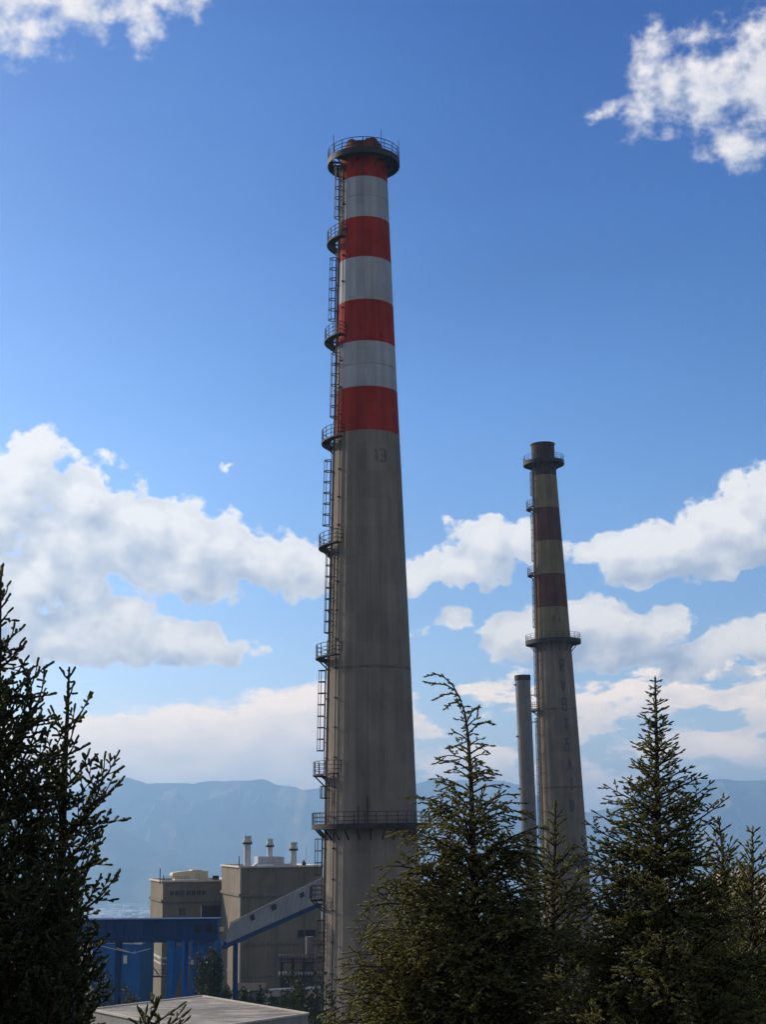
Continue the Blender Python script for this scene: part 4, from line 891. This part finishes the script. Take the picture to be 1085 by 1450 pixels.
# centre x, y, half width, half height, turn (degrees), weight
CUM = [(45, 672, 78, 56, 0, 1), (10, 700, 90, 75, 0, 1), (110, 700, 90, 56, 12, 1), (190, 740, 110, 58, 14, 1), (280, 770, 120, 52, 14, 1), (370, 797, 110, 44, 8, 1), (450, 808, 75, 36, 4, 1), (250, 812, 130, 36, 6, 1), (100, 770, 130, 66, 10, 1), (520, 812, 60, 26, 0, .9),
       (35, 830, 68, 58, 0, 1), (60, 800, 45, 36, 0, 1), (105, 850, 60, 36, 0, .8), (40, 900, 75, 60, 0, .95), (-40, 850, 80, 120, 0, 1),
       (150, 885, 75, 42, 0, 1), (225, 905, 90, 34, 6, 1), (305, 922, 66, 20, 3, .75), (120, 915, 55, 28, 0, .9),
       (325, 662, 30, 12, 0, .5), (165, 655, 34, 18, 20, .5),
       (695, 778, 62, 42, 0, 1), (735, 770, 52, 36, 0, 1), (640, 800, 62, 32, -8, 1), (590, 818, 46, 24, -5, 1), (690, 752, 32, 20, 0, .9), (640, 740, 24, 15, 0, .42), (680, 832, 30, 17, 0, .42), (770, 785, 50, 30, 0, .9),
       (1060, 748, 125, 56, -6, 1), (960, 768, 100, 40, -12, 1), (880, 776, 72, 28, -8, 1), (925, 806, 80, 22, 0, .95), (1010, 790, 80, 34, 0, 1), (1110, 715, 90, 60, 0, 1),
       (735, 904, 60, 40, 0, 1), (790, 890, 60, 40, 0, 1), (850, 884, 70, 38, 0, 1), (925, 889, 62, 30, 8, 1), (985, 922, 48, 26, 0, .9), (1050, 912, 64, 32, 0, 1), (1100, 902, 45, 34, 0, 1), (880, 926, 130, 24, 0, .8), (1010, 948, 110, 18, 0, .7),
       (640, 880, 36, 22, 0, .6), (605, 896, 44, 16, 0, .52)]
SOFT = [(30, 5, 120, 62, 0, 1), (120, 0, 110, 60, 0, 1), (190, 15, 55, 42, 0, .95), (-60, -20, 150, 90, 0, 1), (250, -10, 70, 36, 0, .9), (205, 40, 45, 36, 0, .9), (45, 40, 48, 40, 0, .95),
        (1010, 130, 95, 68, -18, 1), (1070, 110, 80, 84, 0, 1), (945, 130, 66, 44, 0, .95), (1035, 195, 60, 40, 20, .95), (930, 66, 46, 30, 15, .9), (985, 50, 56, 24, -12, .85), (915, 100, 36, 28, 0, .85), (862, 154, 44, 18, -4, .8), (835, 158, 22, 9, 0, .6), (1085, 65, 50, 50, -20, 1), (905, 170, 44, 30, 0, .8), (980, 95, 60, 40, 0, .85)]
LOW = [(285, 1052, 230, 62, -1, 1), (430, 1034, 110, 62, -4, 1), (130, 1070, 140, 58, 0, 1), (-70, 1055, 170, 74, 0, 1), (520, 1045, 120, 66, 0, .95), (300, 1090, 260, 50, 0, 1),
       (760, 985, 170, 40, 0, .62), (940, 985, 160, 46, 0, .66), (1085, 1000, 100, 50, 0, .72), (820, 1035, 80, 30, 0, .85), (1000, 1050, 150, 36, 0, .78), (660, 1078, 100, 26, 0, .9), (640, 945, 80, 30, 0, .5), (830, 1120, 100, 50, 0, .95), (700, 1125, 180, 36, 0, .75), (1080, 935, 90, 30, 0, .6)]
def field(name, blobs, amp, nscale, warp, grow=1.5, det=7, stretch=(1, 1.25, 1), puff=0.):
    g = bpy.data.node_groups.new(name, 'ShaderNodeTree'); g.interface.new_socket('P', in_out='INPUT', socket_type='NodeSocketVector'); g.interface.new_socket('W', in_out='INPUT', socket_type='NodeSocketVector'); g.interface.new_socket('D', in_out='OUTPUT', socket_type='NodeSocketFloat')
    q = NT(g); gn = q.n('NodeGroupInput'); gi, wv_ = gn.outputs[0], gn.outputs[1]; go = q.n('NodeGroupOutput')
    P = q.vm('ADD', gi, q.vm('SCALE', wv_, None, warp)); F_ = None
    for (px, py, rx, ry, rot, wt) in blobs:
        a, e = azel(px, py); mp = q.mapping(P, loc=(a, e, 0), rot=(0, 0, -R(rot)), scl=(rx*grow/100, ry*grow/100, 1), typ='TEXTURE'); xy = q.n('ShaderNodeTexGradient', gradient_type='SPHERICAL'); q.put(xy.inputs[0], mp)
        v_ = xy.outputs['Fac'] if wt == 1 else q.m('MULTIPLY', xy.outputs['Fac'], wt)
        F_ = v_ if F_ is None else q.m('SMOOTH_MAX', F_, v_, .12)
    ns = q.noise(q.mapping(gi, scl=stretch), nscale, det, .56, '2D'); ns2 = q.noise(q.mapping(gi, loc=(7, 3, 0), scl=stretch), nscale*.38, 1, .5, '2D')
    vo = None
    if puff:
        v0 = q.n('ShaderNodeTexVoronoi', voronoi_dimensions='2D', feature='F1'); q.put(v0.inputs['Vector'], q.vm('ADD', P, q.vm('SCALE', wv_, None, .5))); v0.inputs['Scale'].default_value = 2.6; v0.inputs['Detail'].default_value = 1
        v0.inputs['Detail'].default_value = 1 if det > 3 else 0; v0.inputs['Roughness'].default_value = .5; v0.normalize = True
        vo = q.m('MULTIPLY', q.m('SUBTRACT', .38, v0.outputs['Distance']), puff)
    tot = q.m('ADD', q.m('MULTIPLY', q.m('SUBTRACT', ns, .5), amp), q.m('MULTIPLY', q.m('SUBTRACT', ns2, .5), amp*.5))
    tot = q.m('ADD', tot, vo) if vo is not None else tot; tot = q.m('MULTIPLY', tot, q.rng(F_, .02, .30, .12, 1)); q.put(go.inputs[0], q.m('ADD', F_, tot)); return g
def halves(bl, k): return [q for q in bl if (q[0]-q[2]*1.9 < 575 if k == 0 else q[0]+q[2]*1.9 > 515)]
def fields(*a_, dets=(6, 2), **k_): return [[field(a_[0], halves(a_[1], h), *[q[h] if isinstance(q, tuple) else q for q in a_[2:]], det=d_, **k_) for h in (0, 1)] for d_ in dets]
gC, gC1 = fields('cumulus_field', CUM, 1.05, 1.9, .34, puff=.42)
gS, gS1 = fields('wisp_field', SOFT, 1.25, 2.9, .45, dets=(6, 2))
gL, gL1 = fields('low_cloud_field', LOW, (.75, 1.25), (1.1, 1.5), (.30, .45), dets=(5, 2), stretch=(1, 2.4, 1))
dirv = T.n('ShaderNodeTexCoord').outputs['Generated']; xyz = T.sep(dirv)
AZ = T.m('MULTIPLY', T.m('ARCTAN2', xyz[0], xyz[1]), KA); EL = T.m('MULTIPLY', T.m('ARCSINE', xyz[2]), KA)
P = T.comb(AZ, EL, 0)
wn = T.n('ShaderNodeTexNoise', noise_dimensions='2D'); T.put(wn.inputs['Vector'], P); wn.inputs['Scale'].default_value = 1.1; wn.inputs['Detail'].default_value = 3
WARP = T.vm('SUBTRACT', wn.outputs['Color'], (.5, .5, .5))
def D_(g, vec):
    x = T.n('ShaderNodeGroup'); x.node_tree = g; T.put(x.inputs[0], vec); T.put(x.inputs[1], WARP); return x.outputs[0]
sky = T.n('ShaderNodeTexSky', sky_type='NISHITA'); sky.sun_disc = False; sky.sun_elevation = R(SUN_EL); sky.sun_rotation = R(SUN_AZ); sky.altitude = 600; sky.air_density = 1.0; sky.dust_density = 1.0; sky.ozone_density = 2.2
skyc = T.n('ShaderNodeHueSaturation'); skyc.inputs['Saturation'].default_value = 1.35; skyc.inputs['Value'].default_value = 1.18; T.put(skyc.inputs['Color'], sky.outputs[0])
toward = T.vm('DOT_PRODUCT', dirv, tuple(S))
tg_ = T.m('ADD', T.m('MULTIPLY', T.rng(toward, .56, .82), .5), T.m('MULTIPLY', T.rng(xyz[2], .50, .20), .72), clamp=True)
skyv = T.rng(T.noise(T.mapping(dirv, rot=(0, .5, .3), scl=(1.6, 2, 6)), 1.2, 3, .5), .3, .7, .90, 1.09)
skyg = T.vm('MULTIPLY', T.vm('SCALE', skyc.outputs[0], None, skyv), T.mix(tg_, (.56, .62, .93), (1.52, 1.33, 1.40)))
# unseen broken cloud, added behind the viewer to set the ambient light
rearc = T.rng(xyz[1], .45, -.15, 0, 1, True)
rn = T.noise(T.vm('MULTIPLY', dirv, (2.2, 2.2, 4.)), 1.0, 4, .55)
rear = T.mix(T.m('MULTIPLY', rearc, T.rng(rn, .36, .5, 0, .95, True)), skyg, (REAR_FILL[0]/STR, REAR_FILL[1]/STR, REAR_FILL[2]/STR))
lowf = T.rng(EL, azel(542, 1110)[1], azel(542, 700)[1], 1, 0, True)
left = T.rng(AZ, azel(0, 800)[0], azel(700, 800)[0], 1, 0, True)
def cloud(base, g, g1, t0, t1, k, delta, bright, shade, op, rim=.34, l0=.42, rw=.45):
    d0 = D_(g, P); d1 = D_(g1, T.vm('ADD', P, delta)); alpha = T.m('MULTIPLY', T.rng(d0, t0, t1, 0, 1, True), op)
    L = T.m('ADD', l0, T.m('MULTIPLY', T.m('SUBTRACT', d0, d1), k)); rm = T.rng(d0, t0, t0+rim, 1, 0, True)
    L = T.m('ADD', L, T.m('MULTIPLY', rm, rw)); L = T.m('ADD', L, T.m('MULTIPLY', left, .12), clamp=True)
    b_ = T.mix(lowf, bright[0], bright[1]); s_ = T.mix(lowf, shade[0], shade[1])
    c = T.mix(L, s_, b_); c = T.vm('SCALE', c, None, 1/STR); return T.mix(alpha, base, c)
def BG(c):
    x = T.n('ShaderNodeBackground'); T.put(x.inputs['Color'], c); x.inputs['Strength'].default_value = STR; return x.outputs[0]
def low(b_, h): return cloud(b_, gL[h], gL1[h], .30, .54, .9, (-.20, .34, 0), ((1.15, 1.05, .92), (1.75, 1.35, .98)), ((.44, .52, .68), (.80, .74, .70)), .90, .40, .46)
def cum(b_, h): return cloud(b_, gC[h], gC1[h], .27, .48, .95, (-.24, .40, 0), ((1.06, 1.03, 1.0), (1.08, .97, .84)), ((.50, .57, .69), (.37, .43, .56)), .97, .30, .42, .58)
def soft(b_, h): return cloud(b_, gS[h], gS1[h], .24, .95, .8, (-.2, .2, 0), ((1.0, .95, .94), (.9, .88, .85)), ((.60, .66, .76), (.5, .6, .7)), .95, .5)
base = skyg; yE = lambda y: azel(542, y)[1]
front = T.m('LESS_THAN', T.m('ABSOLUTE', AZ), 13.5)
azm = azel(545, 800)[0]; halfs = (T.m('MULTIPLY', front, T.m('LESS_THAN', AZ, azm)), T.m('MULTIPLY', front, T.m('GREATER_THAN', AZ, azm)))
def gate(lo, hi, h): return T.m('MULTIPLY', halfs[h], T.m('MULTIPLY', T.m('GREATER_THAN', EL, lo), T.m('LESS_THAN', EL, hi)))
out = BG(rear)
for h in (0, 1):
    for sh, lo, hi in ((soft(base, h), yE(330), yE(-500)), (cum(base, h), yE(870), yE(560)), (cum(low(base, h), h), yE(1020), yE(870)), (low(base, h), -1.5, yE(1020))):
        mx = T.n('ShaderNodeMixShader'); T.put(mx.inputs[0], gate(lo, hi, h)); nt.links.new(out, mx.inputs[1]); nt.links.new(BG(sh), mx.inputs[2]); out = mx.outputs[0]
nt.links.new(out, nt.nodes['World Output'].inputs['Surface']); nt.nodes.remove(bg)
w.cycles.sampling_method = 'MANUAL'; w.cycles.sample_map_resolution = 256
# ------------------------------------------------------------------ render settings
sc.view_settings.view_transform = 'Standard'; sc.view_settings.look = 'None'; sc.view_settings.exposure = 0; sc.view_settings.gamma = 1; sc.view_settings.use_curve_mapping = False
sc.render.engine = 'CYCLES'; cy = sc.cycles; cy.use_denoising = True; cy.use_adaptive_sampling = True; cy.adaptive_threshold = .03; cy.adaptive_min_samples = 8; cy.max_bounces = 7; cy.diffuse_bounces = 4; cy.glossy_bounces = 2; cy.transmission_bounces = 4; cy.transparent_max_bounces = 6; cy.volume_bounces = 1
cy.volume_max_steps = 128; cy.sample_clamp_indirect = 6
